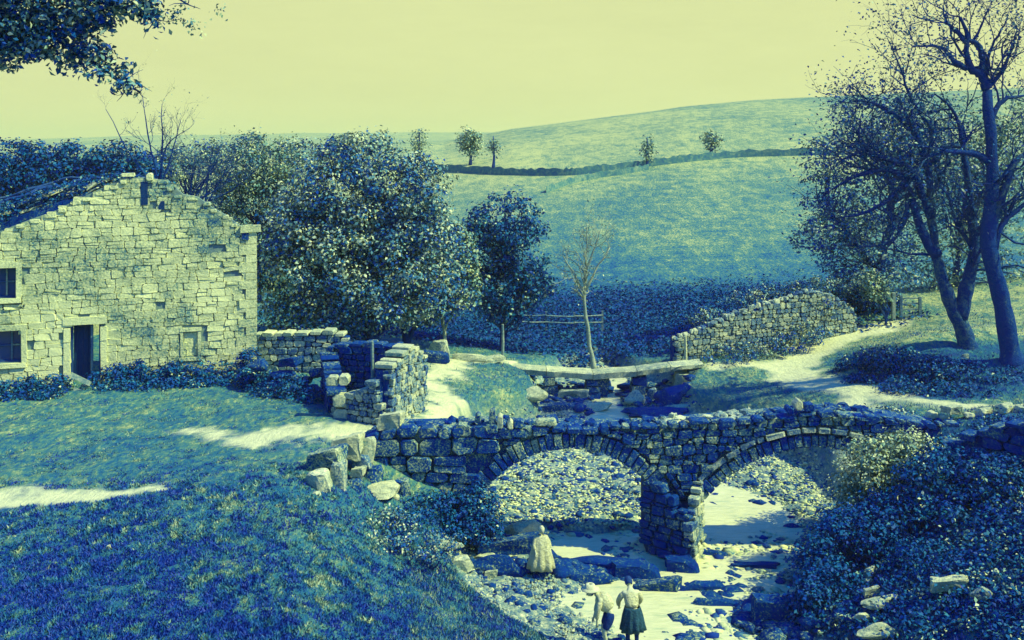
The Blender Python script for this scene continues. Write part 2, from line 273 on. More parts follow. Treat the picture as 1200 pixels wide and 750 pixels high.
# rough, tufted turf relief where the ground is close
near = (1 - sst(45, 60, GY)); rm = river_m(GX, GY)
pd = np.full(GX.shape, 1e9)
for p in paths: pd = np.minimum(pd, seg_dist(GX, GY, p))
pathm = 1 - sst(-.35, .5, pd + vn(GX, GY, 1.4, 11) * .9 + vn(GX, GY, 4, 12) * .45 + vn(GX, GY, 7.5, 13) * .6 * (GX < 0))
GZ = GZ + near * (1 - rm) * (1 - .8 * pathm) * (vn(GX, GY, 3.2, 21) * .05 + vn(GX, GY, 6.5, 22) * .05) + near * rm * (vn(GX, GY, 4.5, 23) * .10)
nx, ny = len(xs), len(ys); idx = np.arange(nx * ny).reshape(ny, nx)
faces = np.stack([idx[:-1, :-1], idx[:-1, 1:], idx[1:, 1:], idx[1:, :-1]], -1).reshape(-1, 4)
def ground_mat():
    m, nt, b = newmat('turf_track_and_gravel'); p = pos(nt); Ln = nt.links.new
    def attr(n): a = nt.nodes.new('ShaderNodeAttribute'); a.attribute_name = n; return a.outputs['Fac']
    mp = nt.nodes.new('ShaderNodeMapping'); mp.inputs['Scale'].default_value = (1, .45, 1); Ln(p, mp.inputs[0]); ps = mp.outputs[0]
    f1 = noise(nt, ps, 7, 6, .75); f2 = noise(nt, ps, 1.1, 5, .65); f3 = noise(nt, ps, .12, 4, .6)
    v = math_(nt, 'MULTIPLY_ADD', math_(nt, 'SUBTRACT', f1, .5), 2.1, attr('lush'))
    v = math_(nt, 'MULTIPLY_ADD', math_(nt, 'SUBTRACT', f2, .5), 1.0, v)
    v = math_(nt, 'MULTIPLY_ADD', math_(nt, 'SUBTRACT', f3, .5), .6, v, True)
    mp2 = nt.nodes.new('ShaderNodeMapping'); mp2.inputs['Scale'].default_value = (.06, .5, .5); mp2.inputs['Rotation'].default_value = (0, 0, .12); Ln(p, mp2.inputs[0])
    v = math_(nt, 'MULTIPLY_ADD', math_(nt, 'SUBTRACT', noise(nt, mp2.outputs[0], 1.6, 5, .7), .5), .55, v, True)
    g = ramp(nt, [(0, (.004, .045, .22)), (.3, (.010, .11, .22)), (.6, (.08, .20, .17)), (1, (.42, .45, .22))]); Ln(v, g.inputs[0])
    v2 = math_(nt, 'MULTIPLY_ADD', math_(nt, 'SUBTRACT', f1, .5), 1.3, math_(nt, 'MULTIPLY_ADD', math_(nt, 'SUBTRACT', f2, .5), .8, .62), True)
    t = ramp(nt, [(0, (.10, .2, .24)), (.45, (.50, .53, .36)), (1, (.72, .72, .46))]); Ln(v2, t.inputs[0])
    v3 = math_(nt, 'MULTIPLY_ADD', math_(nt, 'SUBTRACT', noise(nt, p, 5, 5, .75), .5), 2.4, .5, True)
    gr = ramp(nt, [(.1, (.02, .07, .24)), (.45, (.14, .24, .25)), (.8, (.50, .53, .36))]); Ln(v3, gr.inputs[0])
    m1 = nt.nodes.new('ShaderNodeMix'); m1.data_type = 'RGBA'; Ln(attr('path'), m1.inputs[0]); Ln(g.outputs[0], m1.inputs[6]); Ln(t.outputs[0], m1.inputs[7])
    m2 = nt.nodes.new('ShaderNodeMix'); m2.data_type = 'RGBA'; Ln(attr('gravel'), m2.inputs[0]); Ln(m1.outputs[2], m2.inputs[6]); Ln(gr.outputs[0], m2.inputs[7])
    Ln(m2.outputs[2], b.inputs['Base Color']); b.inputs['Roughness'].default_value = .9; b.inputs['Specular IOR Level'].default_value = .2
    bump(nt, b, f1, .9, .08); return m
M['ground'] = ground_mat()
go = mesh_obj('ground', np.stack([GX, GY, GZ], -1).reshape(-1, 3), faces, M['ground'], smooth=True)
tag(go, kind='structure')
px_ = 600 + F * GX / np.maximum(GY, 1)
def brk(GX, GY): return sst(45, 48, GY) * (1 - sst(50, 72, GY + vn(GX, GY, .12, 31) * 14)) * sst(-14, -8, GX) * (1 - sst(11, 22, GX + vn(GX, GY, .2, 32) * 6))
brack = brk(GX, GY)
mound = sst(12.9, 13.6, GX) * (1 - sst(36.5, 38.5, GY)) * sst(32.6, 33.6, GY)  # darkens the turf to stand in for shade on the mound's near face
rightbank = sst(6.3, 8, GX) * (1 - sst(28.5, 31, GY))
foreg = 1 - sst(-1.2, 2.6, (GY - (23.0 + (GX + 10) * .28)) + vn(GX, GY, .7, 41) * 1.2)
turf_tone = .50 - .12 * (1 - sst(66, 84, GY)) * sst(55, 60, GY) + .30 * sst(66, 112, GY) - .06 * sst(125, 160, GY) + .30 * sst(14, 15.5, GX) * sst(37, 39, GY) * (1 - sst(50, 56, GY)) - .40 * brack - .32 * mound - .30 * rightbank - .12 * foreg * (1 - sst(4, 6, GX)) + vn(GX, GY, .05, 33) * .25 * sst(60, 80, GY)
for nm, arr in (('path', pathm * (1 - rm)), ('gravel', rm), ('lush', turf_tone)):
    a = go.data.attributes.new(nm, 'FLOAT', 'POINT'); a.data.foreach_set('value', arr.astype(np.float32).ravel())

# ------------------------------------------------------------------ water (low sheets between gravel bars)
def water_mat():
    m, nt, b = newmat('shallow_rippled_water'); p = pos(nt)
    mp = nt.nodes.new('ShaderNodeMapping'); mp.inputs['Scale'].default_value = (.5, 1.6, 1); nt.links.new(p, mp.inputs[0])
    n = noise(nt, mp.outputs[0], 3.5, 5, .6); r = ramp(nt, [(.2, (.30, .42, .32)), (.42, (.56, .58, .38)), (.8, (.70, .70, .46))]); nt.links.new(n, r.inputs[0])  # pale base colour stands in for the bright sky the water reflects
    nt.links.new(r.outputs[0], b.inputs['Base Color']); b.inputs['Roughness'].default_value = .12; b.inputs['IOR'].default_value = 1.33
    bump(nt, b, noise(nt, mp.outputs[0], 9, 4, .6), .5, .06); return m
M['water'] = water_mat()
wl = []
for Y0 in np.linspace(8, 48, 110):
    l = np.interp(Y0, RY, RL); r = np.interp(Y0, RY, RR); wl.append((Y0, l, r))
def wsurf(Y): return bedz(0, Y) - .17
WV = []; WF = []
for i, (Y0, l, r) in enumerate(wl):
    for k in range(17): x = l - 1 + (r - l + 2) * k / 16; WV.append((x, Y0, wsurf(Y0)))
for i in range(len(wl) - 1):
    for k in range(16): a = i * 17 + k; WF.append((a, a + 1, a + 18, a + 17))
wo = mesh_obj('river', WV, WF, M['water'], smooth=True); tag(wo, kind='structure')

# ------------------------------------------------------------------ masonry
def stone8(c4, nrm, depth=.25, gap=.012, cut=.22, proud=.02, jit=.12, flat=1.0):
    """one stone from the four corners of its face: chamfered outline, bulging front"""
    c4 = np.asarray(c4, float); c = c4.mean(0); nrm = np.asarray(nrm, float)
    wv = np.linalg.norm(c4[1] - c4[0]); hv = np.linalg.norm(c4[3] - c4[0]); mn = min(wv, hv)
    q = c + (c4 - c) * (1 - 2 * gap / max(mn, .05)); o = []
    for i in range(4):
        a, b, d = q[i], q[(i+1) % 4], q[(i-1) % 4]; la = np.linalg.norm(b - a); ld = np.linalg.norm(d - a); k = cut * mn * rng.uniform(.4, 1.3)
        o.append(a + (d - a) / ld * min(k, .45 * ld)); o.append(a + (b - a) / la * min(k, .45 * la))
    o = np.array(o); p = proud * rng.uniform(.2, 1.6); tl = rng.normal(0, .06, 3)
    bk = o - nrm * depth
    fr = o + nrm * p - (o - c) * 0; fi = c + (o - c) * (1 - (1 - rng.uniform(.74, .88)) * flat) + nrm * (p + mn * .11 * flat * rng.uniform(.4, 1.4)) + ((o - c) @ tl)[:, None] * nrm
    fi += rng.normal(0, mn * .02, fi.shape)
    V = np.vstack([bk, fr, fi]); Fc = []
    for i in range(8):
        j = (i + 1) % 8; Fc.append((i, j, 8 + j, 8 + i)); Fc.append((8 + i, 8 + j, 16 + j, 16 + i))
    Fc.append(tuple(range(16, 24))); return V, Fc
def courses(u0, u1, v0, v1, hr, wr, wav=.03, seed=0, jl=.25, tw=.04):
    """quads (4x2) of random coursed rubble in wall coordinates"""
    rr = np.random.default_rng(seed); out = []; v = v0; ph = rr.uniform(0, 9)
    def cv(u, k): return wav * math.sin(u * 1.1 + k * 1.7 + ph) + wav * .6 * math.sin(u * 2.9 + k * 2.3)
    k = 0
    while v < v1:
        hh = rr.uniform(*hr); u = u0 - rr.uniform(0, wr[1]); tl = rr.normal(0, tw)
        while u < u1:
            ww = rr.uniform(*wr) * (1.0 if rr.random() > .15 else .55); t2 = rr.normal(0, tw)
            if rr.random() < jl and hh > hr[0] * 1.2:
                s = rr.uniform(.4, .6)
                out.append([(u, v + cv(u, k)), (u + ww, v + cv(u + ww, k)), (u + ww + t2*s, v + hh*s + cv(u+ww, k+s)), (u + tl*s, v + hh*s + cv(u, k+s))])
                out.append([(u + tl*s, v + hh*s + cv(u, k+s)), (u + ww + t2*s, v + hh*s + cv(u+ww, k+s)), (u + ww + t2, v + hh + cv(u + ww, k + 1)), (u + tl, v + hh + cv(u, k + 1))])
            else:
                out.append([(u, v + cv(u, k)), (u + ww, v + cv(u + ww, k)), (u + ww + t2, v + hh + cv(u + ww, k + 1)), (u + tl, v + hh + cv(u, k + 1))])
            u += ww; tl = t2
        v += hh; k += 1
    return out
def lay(parent, quads, origin, du, nrm, mat, keep, depth=.22, limit=300, minarea=.0, gap=.012, cut=.22, proud=.02, name='stone', dv=(0, 0, 1), flat=1.0):
    origin = np.asarray(origin, float); du = np.asarray(du, float); dv = np.asarray(dv, float); S = []
    for q in quads:
        q = np.array(q); c = q.mean(0)
        if not keep(c[0], c[1]): continue
        a = (abs(q[1][0] - q[0][0])) * abs(q[3][1] - q[0][1]); S.append((a, q))
    S.sort(key=lambda t: -t[0]); rest = MB(); n = 0
    for a, q in S:
        P = origin + q[:, :1] * du + q[:, 1:] * dv; V, Fc = stone8(P, nrm, depth, gap, cut, proud, flat=flat)
        if n < limit and a >= minarea: mesh_obj(name, V, Fc, mat, parent); n += 1
        else: rest.add(V, Fc)
    if rest.n: tag(rest.build('small_stones', mat, parent), kind='stuff')
    return n
def slab_core(parent, name, poly, origin, du, nrm, d0, d1, mat):
    """solid fill: polygon in wall coordinates extruded from depth d0 to d1 behind the face"""
    origin = np.asarray(origin, float); du = np.asarray(du, float); nrm = np.asarray(nrm, float); n = len(poly); poly = np.array(poly)
    P = origin + poly[:, :1] * du + poly[:, 1:] * np.array([0, 0, 1.])
    V = np.vstack([P - nrm * d0, P - nrm * d1]); Fc = [tuple(range(n)), tuple(range(n, 2 * n))[::-1]]
    for i in range(n): j = (i + 1) % n; Fc.append((i, i + n, j + n, j))
    return mesh_obj(name, V, Fc, mat, parent)

# ------------------------------------------------------------------ ruined house
HA = R(17); HD = np.array([math.cos(HA), math.sin(HA), 0]); HN = np.array([math.sin(HA), -math.cos(HA), 0]); HO = np.array([-14.57, 34.0, 0])
def hu(px): return (HO[0] - (px - 600) / F * 34.0) / ((px - 600) / F * HD[1] - HD[0])
def hp(px, py): u = hu(px); Y = 34 + HD[1] * u; return (u, CH - (py - HZ) * Y / F)
house = thing('ruined_house', HO.tolist(), 'roofless ruined stone house with pale gable wall, dark doorway and broken gable top', 'house')
top = [(-6.2, 3.2)] + [hp(*p) for p in [(0,270),(30,258),(62,247),(88,234),(105,226),(128,215),(150,208),(166,207),(190,210),(203,216),(208,226),(236,231),(250,243),(266,252),(284,266)]] + [(5.72, 5.2)]
tu = [p[0] for p in top]; tv = [p[1] for p in top]
door = (*hp(82, 450)[:1], *hp(118, 450)[:1], -.1, hp(100, 380)[1])
openings = [(door[0], door[1], -.5, door[3]), (hu(-16), hu(19), hp(5, 350)[1], hp(5, 314)[1]), (hu(-20), hu(25), hp(5, 426)[1], hp(5, 388)[1]),
            (hu(215), hu(232), hp(222, 418)[1], hp(222, 389)[1])]
holes = [(hp(139,304),.13), (hp(212,259),.17), (hp(257,294),.2), (hp(277,319),.16), (hp(233,341),.12), (hp(184,358),.15), (hp(93,372),.15), (hp(236,307),.1), (hp(169,218),.2), (hp(169,232),.14), (hp(184,242),.16), (hp(196,247),.12)]
hole_l = [h for h in holes]
def house_keep(u, v):
    if v > np.interp(u, tu, tv) - .06: return False
    for a, b, c, d in openings:
        if a - .13 < u < b + .13 and c - .1 < v < d + .12: return False
    for (hh, r) in hole_l:
        if abs(u - hh[0]) < r and abs(v - hh[1]) < r * .7: return False
    return u < 5.45
q = courses(-6.2, 5.6, -.5, 7.4, (.15, .29), (.22, .66), .04, 3, jl=.3, tw=.04)
lay(house, q, HO, HD, HN, M['house_stone'], house_keep, depth=.2, limit=300, gap=.004, cut=.14, proud=.012, flat=.16)
# wall fill as strips that leave the openings free
def fill_strip(a, b, c, d):
    u = np.linspace(a, b, max(2, int((b - a) / .4) + 1)); hi = [min(d, np.interp(x, tu, tv) - .03) for x in u]
    if max(hi) <= c + .02: return
    poly = [(a, c)] + [(b, c)] + [(x, max(h, c + .01)) for x, h in zip(u[::-1], hi[::-1])]
    slab_core(house, 'wall_fill', poly, HO, HD, HN, .045, .55, M['house_core'])
us = sorted(set([-6.2, 5.66] + [o_[0] for o_ in openings] + [o_[1] for o_ in openings]))
for a, b in zip(us[:-1], us[1:]):
    ops = sorted([(o_[2], o_[3]) for o_ in openings if o_[0] <= a + 1e-6 and o_[1] >= b - 1e-6]); lo = -.6
    for c, d in ops:
        if c > lo: fill_strip(a, b, lo, c)
        lo = d
    fill_strip(a, b, lo, 9)
# putlog holes: a dark block in each stands in for the shade inside
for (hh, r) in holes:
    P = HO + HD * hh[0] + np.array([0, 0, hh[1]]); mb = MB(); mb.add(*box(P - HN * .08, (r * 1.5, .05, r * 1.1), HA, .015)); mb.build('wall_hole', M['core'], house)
def hblock(name, u0, u1, v0, v1, d0, d1, mat, jit=.012, parent=None, seedless=False):
    """block in wall coordinates; d is distance in front of the wall face"""
    c = HO + HD * (u0 + u1) / 2 + HN * (d0 + d1) / 2 + np.array([0, 0, (v0 + v1) / 2]); mb = MB(); mb.add(*box(c, (u1 - u0, abs(d1 - d0), v1 - v0), HA, jit)); return mb.build(name, mat, parent or house)
for (a_, b_, c_, d_) in ((165, 173, 240, 213), (186, 193, 246, 236)): hblock('broken_slot', hu(a_), hu(b_), hp(169, c_)[1], hp(169, d_)[1], -.2, .034, M['core'], .01)  # dark blocks proud of the face, standing in for shade inside the slots
# quoins on the right corner
v = -.4; k = 0
while v < 5.0:
    h_ = rng.uniform(.24, .4); wq = .55 if k % 2 else .32; hblock('quoin', 5.62 - wq, 5.68, v, v + h_ - .015, -.3, .04, M['house_stone'], .01); v += h_; k += 1
hblock('kneeler_stone', hu(281), hu(306), 5.03, 5.28, -.5, .12, M['house_stone'], .03); hblock('kneeler_stone', hu(284), hu(291), 4.78, 5.03, -.3, .05, M['dark_stone'], .02)
# door: jambs, lintel, threshold, half-open leaf
hblock('lintel', door[0] - .22, door[1] + .2, door[3], door[3] + .26, -.3, .05, M['house_stone'])
for s_, a, b in ((0, door[0] - .2, door[0]), (1, door[1], door[1] + .2)):
    v = -.1
    for hh in (.55, .4, .6, .48): hblock('jamb_stone', a, b, v, min(v + hh - .012, door[3] - .01), -.35, .045 + rng.uniform(0, .02), M['house_stone'], .01); v += hh
df = hblock('door_frame', door[0], door[0] + .07, 0, door[3], -.3, -.2, M['dark_wood'], .0); hblock('door_frame', door[1] - .07, door[1], 0, door[3], -.3, -.2, M['dark_wood'], 0)
hblock('door_post', door[1] - .33, door[1] - .26, .02, door[3] - .05, -.22, -.14, M['wood'], .008)
dl = hblock('door', door[0] + .07, door[1] - .34, .0, door[3] - .03, -.50, -.44, M['core'], 0)  # leaf and planks coloured dark to give the doorway its interior shade
for i in range(4): hblock('plank', door[0] + .08 + i * .155, door[0] + .225 + i * .155, .02, door[3] - .06, -.44, -.425, M['core'], .003, parent=dl)
hblock('doorstep', door[0] - .1, door[1] + .15, -.12, .02, -.3, .35, M['pale_stone'], .02)
# windows
for (a, b, c, d) in openings[1:3]:
    wf = hblock('window', a, b, c, d, -.42, -.36, M['glass'], 0)
    for (x0, x1, y0, y1) in ((a, a + .06, c, d), (b - .07, b, c, d), (a + .06, b - .07, d - .07, d), (a + .06, b - .07, c, c + .07), (b - .36, b - .31, c + .07, d - .07), (a + .06, b - .37, (c + d) / 2, (c + d) / 2 + .045), (b - .30, b - .07, (c + d) / 2, (c + d) / 2 + .045)):
        hblock('frame', x0, x1, y0, y1, -.355, -.28, M['wood'] if x0 > a + .3 else M['dark_wood'], 0, parent=wf)
    hblock('window_sill', a - .1, b + .15, c - .16, c, -.3, .09, M['house_stone'], .012); hblock('lintel', a - .12, b + .18, d, d + .2, -.3, .05, M['house_stone'], .012)
    hblock('jamb_stone', b, b + .17, c, d, -.4, .05, M['house_stone'], .012)
# small blocked window
a, b, c, d = openings[3]; hblock('blocking_slab', a + .02, b - .03, c + .02, d - .03, -.1, -.06, M['house_stone'], 0)
hblock('jamb_stone', a - .1, a, c - .02, d + .02, -.2, .04, M['house_stone']); hblock('jamb_stone', b, b + .1, c - .02, d + .02, -.2, .04, M['house_stone']); hblock('window_sill', a - .14, b + .14, c - .13, c - .02, -.2, .07, M['house_stone']); hblock('lintel', a - .12, b + .12, d + .02, d + .15, -.2, .05, M['house_stone'])
# loose stones along the broken gable top
for px, py, sx, sy in [(150,205,.5,.2),(143,213,.34,.2),(176,206,.3,.42),(189,212,.5,.2),(199,219,.35,.25),(186,222,.3,.2),(178,224,.22,.35),(210,228,.4,.15),(224,231,.45,.12),(240,237,.35,.2),(252,245,.4,.18),(262,253,.4,.2),(273,262,.35,.18),(132,216,.45,.2),(118,224,.4,.18),(104,231,.4,.2),(90,237,.5,.16),(74,245,.4,.2),(58,251,.5,.2),(40,258,.5,.2),(22,264,.5,.2)]:
    sy *= .75; sx *= rng.uniform(.7, 1.1); px += rng.uniform(-3, 3); u, v = hp(px, py + rng.uniform(0, 4)); V, Fc = stone8([HO + HD * (u + a_) + np.array([0, 0, v + b_]) for a_, b_ in ((-sx/2, -sy/2), (sx/2, -sy/2), (sx/2 * .9, sy/2), (-sx/2, sy/2 * .8))], HN, .5, .01, .25, .04); mesh_obj('coping_stone', V, Fc, M['house_stone'], house)
# other walls (plain rubble, broken tops)
def rubble_box(parent, name, P0, P1, z0, tops, th, mat):
    P0 = np.array(P0, float); P1 = np.array(P1, float); d = P1 - P0; ln = np.hypot(*d); d /= ln; n = np.array([-d[1], d[0]]); V = []; Fc = []; m = len(tops)
    for i, t in enumerate(tops):
        p = P0 + d * ln * i / (m - 1)
        for z, s_ in ((z0, -1), (t, -1), (t, 1), (z0, 1)): V.append((*(p + n * s_ * th / 2), z))
    for i in range(m - 1):
        for k in range(4): a = i * 4 + k; b = i * 4 + (k + 1) % 4; Fc.append((a, b, b + 4, a + 4))
    Fc.append((3, 2, 1, 0)); Fc.append(tuple(range(4 * m - 4, 4 * m))); return mesh_obj(name, V, Fc, mat, parent)
c1 = (HO + HD * 5.38 - HN * .6)[:2]; c2 = (HO + HD * 5.38 - HN * 8)[:2]; c3 = (HO - HD * 5.9 - HN * 8)[:2]; c4 = (HO - HD * 5.9 - HN * .6)[:2]
rubble_box(house, 'side_wall', c1, c2, -.5, [4.9, 4.8, 4.6, 4.0, 3.8, 3.2, 2.4], .55, M['house_stone']); rubble_box(house, 'back_wall', c2, c3, -.5, [2.2, 3.2, 3.9, 3.1, 4.0, 3.4, 2.8, 3.6], .55, M['house_stone']); rubble_box(house, 'side_wall', c3, c4, -.5, [3.4, 3.0, 2.2, 3.0, 3.2], .55, M['house_stone'])
# remains of the left roof slope: timbers and tumbled slates lying behind the gable top
def hx(px, py, back): u, v = hp(px, py); P = HO + HD * u + np.array([0, 0, v]); k = 1 + back / P[1]; return np.array([P[0] * k, P[1] * k, CH + (P[2] - CH) * k])
for row, (pts, back, r_) in enumerate([([(-40,262),(0,238),(50,222),(100,211),(150,206),(172,208)], 1.2, .13), ([(-40,288),(0,262),(45,243),(80,228),(120,222)], .75, .12), ([(-50,300),(-5,278),(40,262),(75,250),(90,238)], .35, .11), ([(-40,250),(10,232),(60,214),(110,206)], 2.2, .10), ([(-30,275),(20,251),(60,235),(96,219)], 1.0, .07)]):
    P = smooth_path([hx(a_, b_, back) for a_, b_ in pts], 4); P += rng.normal(0, .06, P.shape); mb = MB(); mb.add(*tube(P, np.linspace(r_ * .8, r_ * .45, len(P)) * rng.uniform(.6, 1.25, len(P)), 6)); mb.build('roof_timber', M['dark_wood'], house)
for i in range(80):
    t = rng.uniform(0, 1); px = -25 + t * 150; base = np.interp(px, [-40, 0, 60, 110, 170], [272, 254, 232, 219, 212]) + rng.uniform(-6, 13); bk = rng.uniform(.5, 1.9)
    P = hx(px, base, bk); V, Fc = box(P, (rng.uniform(.25, .7), rng.uniform(.2, .5), rng.uniform(.05, .14)), HA + rng.uniform(-.6, .6), .04, rng.uniform(.1, .6)); mb = MB(); mb.add(V, Fc); mb.build('roof_slate', M['pale_stone'] if rng.random() < .4 else M['dark_stone'], house)
rg = MB()
gp = []
for i in range(700):
    px = rng.uniform(-30, 165); gp.append(hx(px, np.interp(px, [-40, 0, 60, 110, 170], [262, 244, 224, 212, 208]) + rng.uniform(-4, 18), rng.uniform(.3, 2)))
ROOFP = np.repeat(np.array(gp), 6, 0) + rng.normal(0, .09, (4200, 3))
rb = MB()
for i in range(9): P = hx(-30 + i * 20, np.interp(-30 + i * 20, [-40, 0, 60, 110, 170], [285, 264, 242, 227, 218]) + 6, .9); rb.add(*box(P, (.75, 1.2, .5), HA, .06, .35))
rb.build('roof_rubble', M['dark_stone'], house)

# ------------------------------------------------------------------ packhorse bridge
BY = 27.0; BS = BY / F; BW = 1.15
def bx(px, py): return ((px - 600) * BS, CH - (py - HZ) * BS)
bridge = thing('packhorse_bridge', (bx(780, 0)[0], BY, -2.9), 'old two-arched rubble stone packhorse bridge with dark mossy face over the stream', 'bridge')
BN = np.array([0, -1., 0]); BD = np.array([1., 0, 0]); BO = np.array([0, BY, 0])
btp = [(395,535),(412,520),(430,512),(470,500),(540,499),(575,496),(610,499),(660,499),(700,500),(750,499),(800,496),(860,491),(920,486),(980,481),(1040,487),(1110,497)]
bu = [bx(*p)[0] for p in btp]; bv = [bx(*p)[1] for p in btp]
A1 = (*bx(667, 649), 122 * BS); A2 = (*bx(955, 690), 165 * BS); RING = 23 * BS
def in_arch(u, v, ex):
    for (cx, cz, r) in (A1, A2):
        if math.hypot(u - cx, v - cz) < r + ex and v > cz - 4: return True
        if abs(u - cx) < r * .93 + ex * .6 and v <= cz: return True
    return False
def bkeep(u, v):
    if v > np.interp(u, bu, bv) - .1 or u < bx(418, 0)[0] or u > bx(1105, 0)[0]: return False
    for (cx, cz, r), span in ((A1, None), (A2, None)):
        if math.hypot(u - cx, v - cz) < r + (RING + .02 if cx == A1[0] else 24 * BS): return False
        if v < -1.75 and abs(u - cx) < r * .93: return False
    return True
def bkeep_small(u, v): return bkeep(u, v) and u > bx(590, 0)[0]
def bkeep_big(u, v): return bkeep(u, v) and u <= bx(590, 0)[0]
lay(bridge, courses(bx(590,0)[0], bx(1105,0)[0], -3.2, 1.0, (.11, .2), (.18, .48), .06, 11, jl=.3), BO, BD, BN, M['bridge_stone'], bkeep_small, depth=.2, limit=215, gap=.008, cut=.22, proud=.06, flat=.5)
lay(bridge, courses(bx(415,0)[0], bx(598,0)[0], -3.0, 1.0, (.30, .46), (.5, 1.05), .05, 12, jl=.18, tw=.07), BO, BD, BN, M['bridge_stone'], bkeep_big, depth=.3, limit=85, gap=.012, cut=.24, proud=.08, flat=.6)
# voussoirs
def ring(A, a0, a1, n, t0, mat, hood=None, proud=.04, name='voussoir'):
    cx, cz, r = A; an = np.linspace(a0, a1, n + 1); an[1:-1] += rng.normal(0, abs(a1 - a0) / n * .13, n - 1)
    for i in range(n):
        t = t0 * rng.uniform(.8, 1.15) if hood is None else t0; q = []
        for a, rr_ in ((an[i], r), (an[i+1], r), (an[i+1], r + t), (an[i], r + t)): q.append((cx + rr_ * math.cos(a), BY, cz + rr_ * math.sin(a)))
        V, Fc = stone8(q, BN, BW * .98 if hood is None else .3, .012, .12, proud); mesh_obj(name, V, Fc, mat, bridge)
ring(A1, R(180 - 20), R(20), 36, RING, M['bridge_stone'])
ring((A2[0], A2[1], A2[2]), R(180 - 36), R(36), 35, 17 * BS, M['bridge_stone'])
ring((A2[0], A2[1], A2[2] + 18 * BS), R(180 - 37), R(60), 14, 7 * BS, M['wall_stone'], hood=1, proud=.08, name='hood_stone')
ring((A1[0], A1[1], A1[2] + 24 * BS), R(70), R(26), 9, 6 * BS, M['dark_stone'], hood=1, proud=.07, name='hood_stone')
# solid body behind the face: vertical strips that follow arch soffits and the deck
V = []; Fc = []; xs_ = np.arange(bx(420,0)[0], bx(1100,0)[0], .09); prev = None
def soff(u):
    z = -3.3
    for (cx, cz, r) in (A1, A2):
        if abs(u - cx) < r + .03: z = max(z, cz + math.sqrt(max((r + .03) ** 2 - (u - cx) ** 2, 0)))
        if abs(u - cx) < r * .96: pass
    return z
for i, u in enumerate(xs_):
    z0, z1 = soff(u), np.interp(u, bu, bv) - .10
    for (y, z) in ((BY + .12, z0), (BY + .12, z1), (BY + BW, z1), (BY + BW, z0)): V.append((u, y, z))
for i in range(len(xs_) - 1):
    for k in range(4): a = i * 4 + k; b = i * 4 + (k + 1) % 4; Fc.append((a, b, b + 4, a + 4))
Fc += [(3, 2, 1, 0), tuple(range(len(V) - 4, len(V)))]
mesh_obj('bridge_core', V, Fc, M['bridge_stone'], bridge)
# deck slabs and kerb stones
u = bu[1]
while u < bu[-1]:
    w_ = rng.uniform(.2, .6); z = np.interp(u + w_/2, bu, bv); sl_ = (np.interp(u + w_, bu, bv) - np.interp(u, bu, bv)) / w_
    h_ = rng.uniform(.08, .17) + (.16 if u < bx(600,0)[0] else 0); z += rng.uniform(-.07, .03)
    q = [(u, BY - .05, z - h_), (u + w_, BY - .05, z - h_ + sl_ * w_), (u + w_, BY - .05, z + sl_ * w_ + rng.uniform(-.03, .05)), (u, BY - .05, z + rng.uniform(-.03, .05))]
    Vv, Ff = stone8(q, BN, rng.uniform(.25, .38), .010, .35, .05); mesh_obj('kerb_stone', Vv, Ff, M['dark_stone'] if rng.random() < .6 else M['bridge_stone'], bridge)
    u += w_
DECK = True
# upright edge stones
for px, py, w_, h_, l_ in [(577,490,9,24,0),(586,493,8,18,1),(598,497,8,12,1),(608,496,14,10,0),(935,474,12,14,1),(925,480,10,10,0),(948,477,14,10,0),(640,495,30,8,0),(560,490,8,14,0)]:
    x0, z0 = bx(px, py); q = [(x0 - w_*BS/2, BY - .04, z0 - h_*BS/2), (x0 + w_*BS/2, BY - .04, z0 - h_*BS/2), (x0 + w_*BS*.4, BY - .04, z0 + h_*BS*.5), (x0 - w_*BS*.4, BY - .04, z0 + h_*BS*.4)]; Vv, Ff = stone8(q, BN, .25, .008, .3, .05); mesh_obj('edge_stone', Vv, Ff, M['pale_stone'] if l_ else M['bridge_stone'], bridge)
# pier with a pointed cutwater: left cheek's shade and right cheek's sunlight put into darker and paler stone
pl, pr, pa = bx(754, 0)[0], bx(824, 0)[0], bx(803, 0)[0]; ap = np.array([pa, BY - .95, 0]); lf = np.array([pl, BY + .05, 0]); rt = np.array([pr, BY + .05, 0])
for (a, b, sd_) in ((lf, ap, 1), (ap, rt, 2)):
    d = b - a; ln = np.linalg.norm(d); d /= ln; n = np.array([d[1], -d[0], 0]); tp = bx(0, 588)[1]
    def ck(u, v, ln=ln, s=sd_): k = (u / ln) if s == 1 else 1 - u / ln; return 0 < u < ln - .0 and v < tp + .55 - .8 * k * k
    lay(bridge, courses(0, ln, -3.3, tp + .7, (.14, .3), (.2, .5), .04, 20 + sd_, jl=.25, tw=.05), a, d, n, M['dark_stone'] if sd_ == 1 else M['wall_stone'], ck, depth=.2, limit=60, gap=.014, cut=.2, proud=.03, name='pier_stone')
V = [(lf[0], lf[1], -3.3), (ap[0], ap[1] + .1, -3.3), (rt[0], rt[1], -3.3), (rt[0], BY + BW, -3.3), (lf[0], BY + BW, -3.3)]; tp = bx(0, 588)[1]; V += [(x, y, tp + (.45 if i != 1 else -.4)) for i, (x, y, z) in enumerate(V)]
V = [(x + (.08 if i in (0, 4, 5, 9) else -.08 if i in (2, 3, 7, 8) else 0), y, z) for i, (x, y, z) in enumerate(V)]
mesh_obj('pier_core', V, [(4,3,2,1,0), (5,6,7,8,9)] + [(i, (i+1)%5, 5+(i+1)%5, 5+i) for i in range(5)], M['core'], bridge)

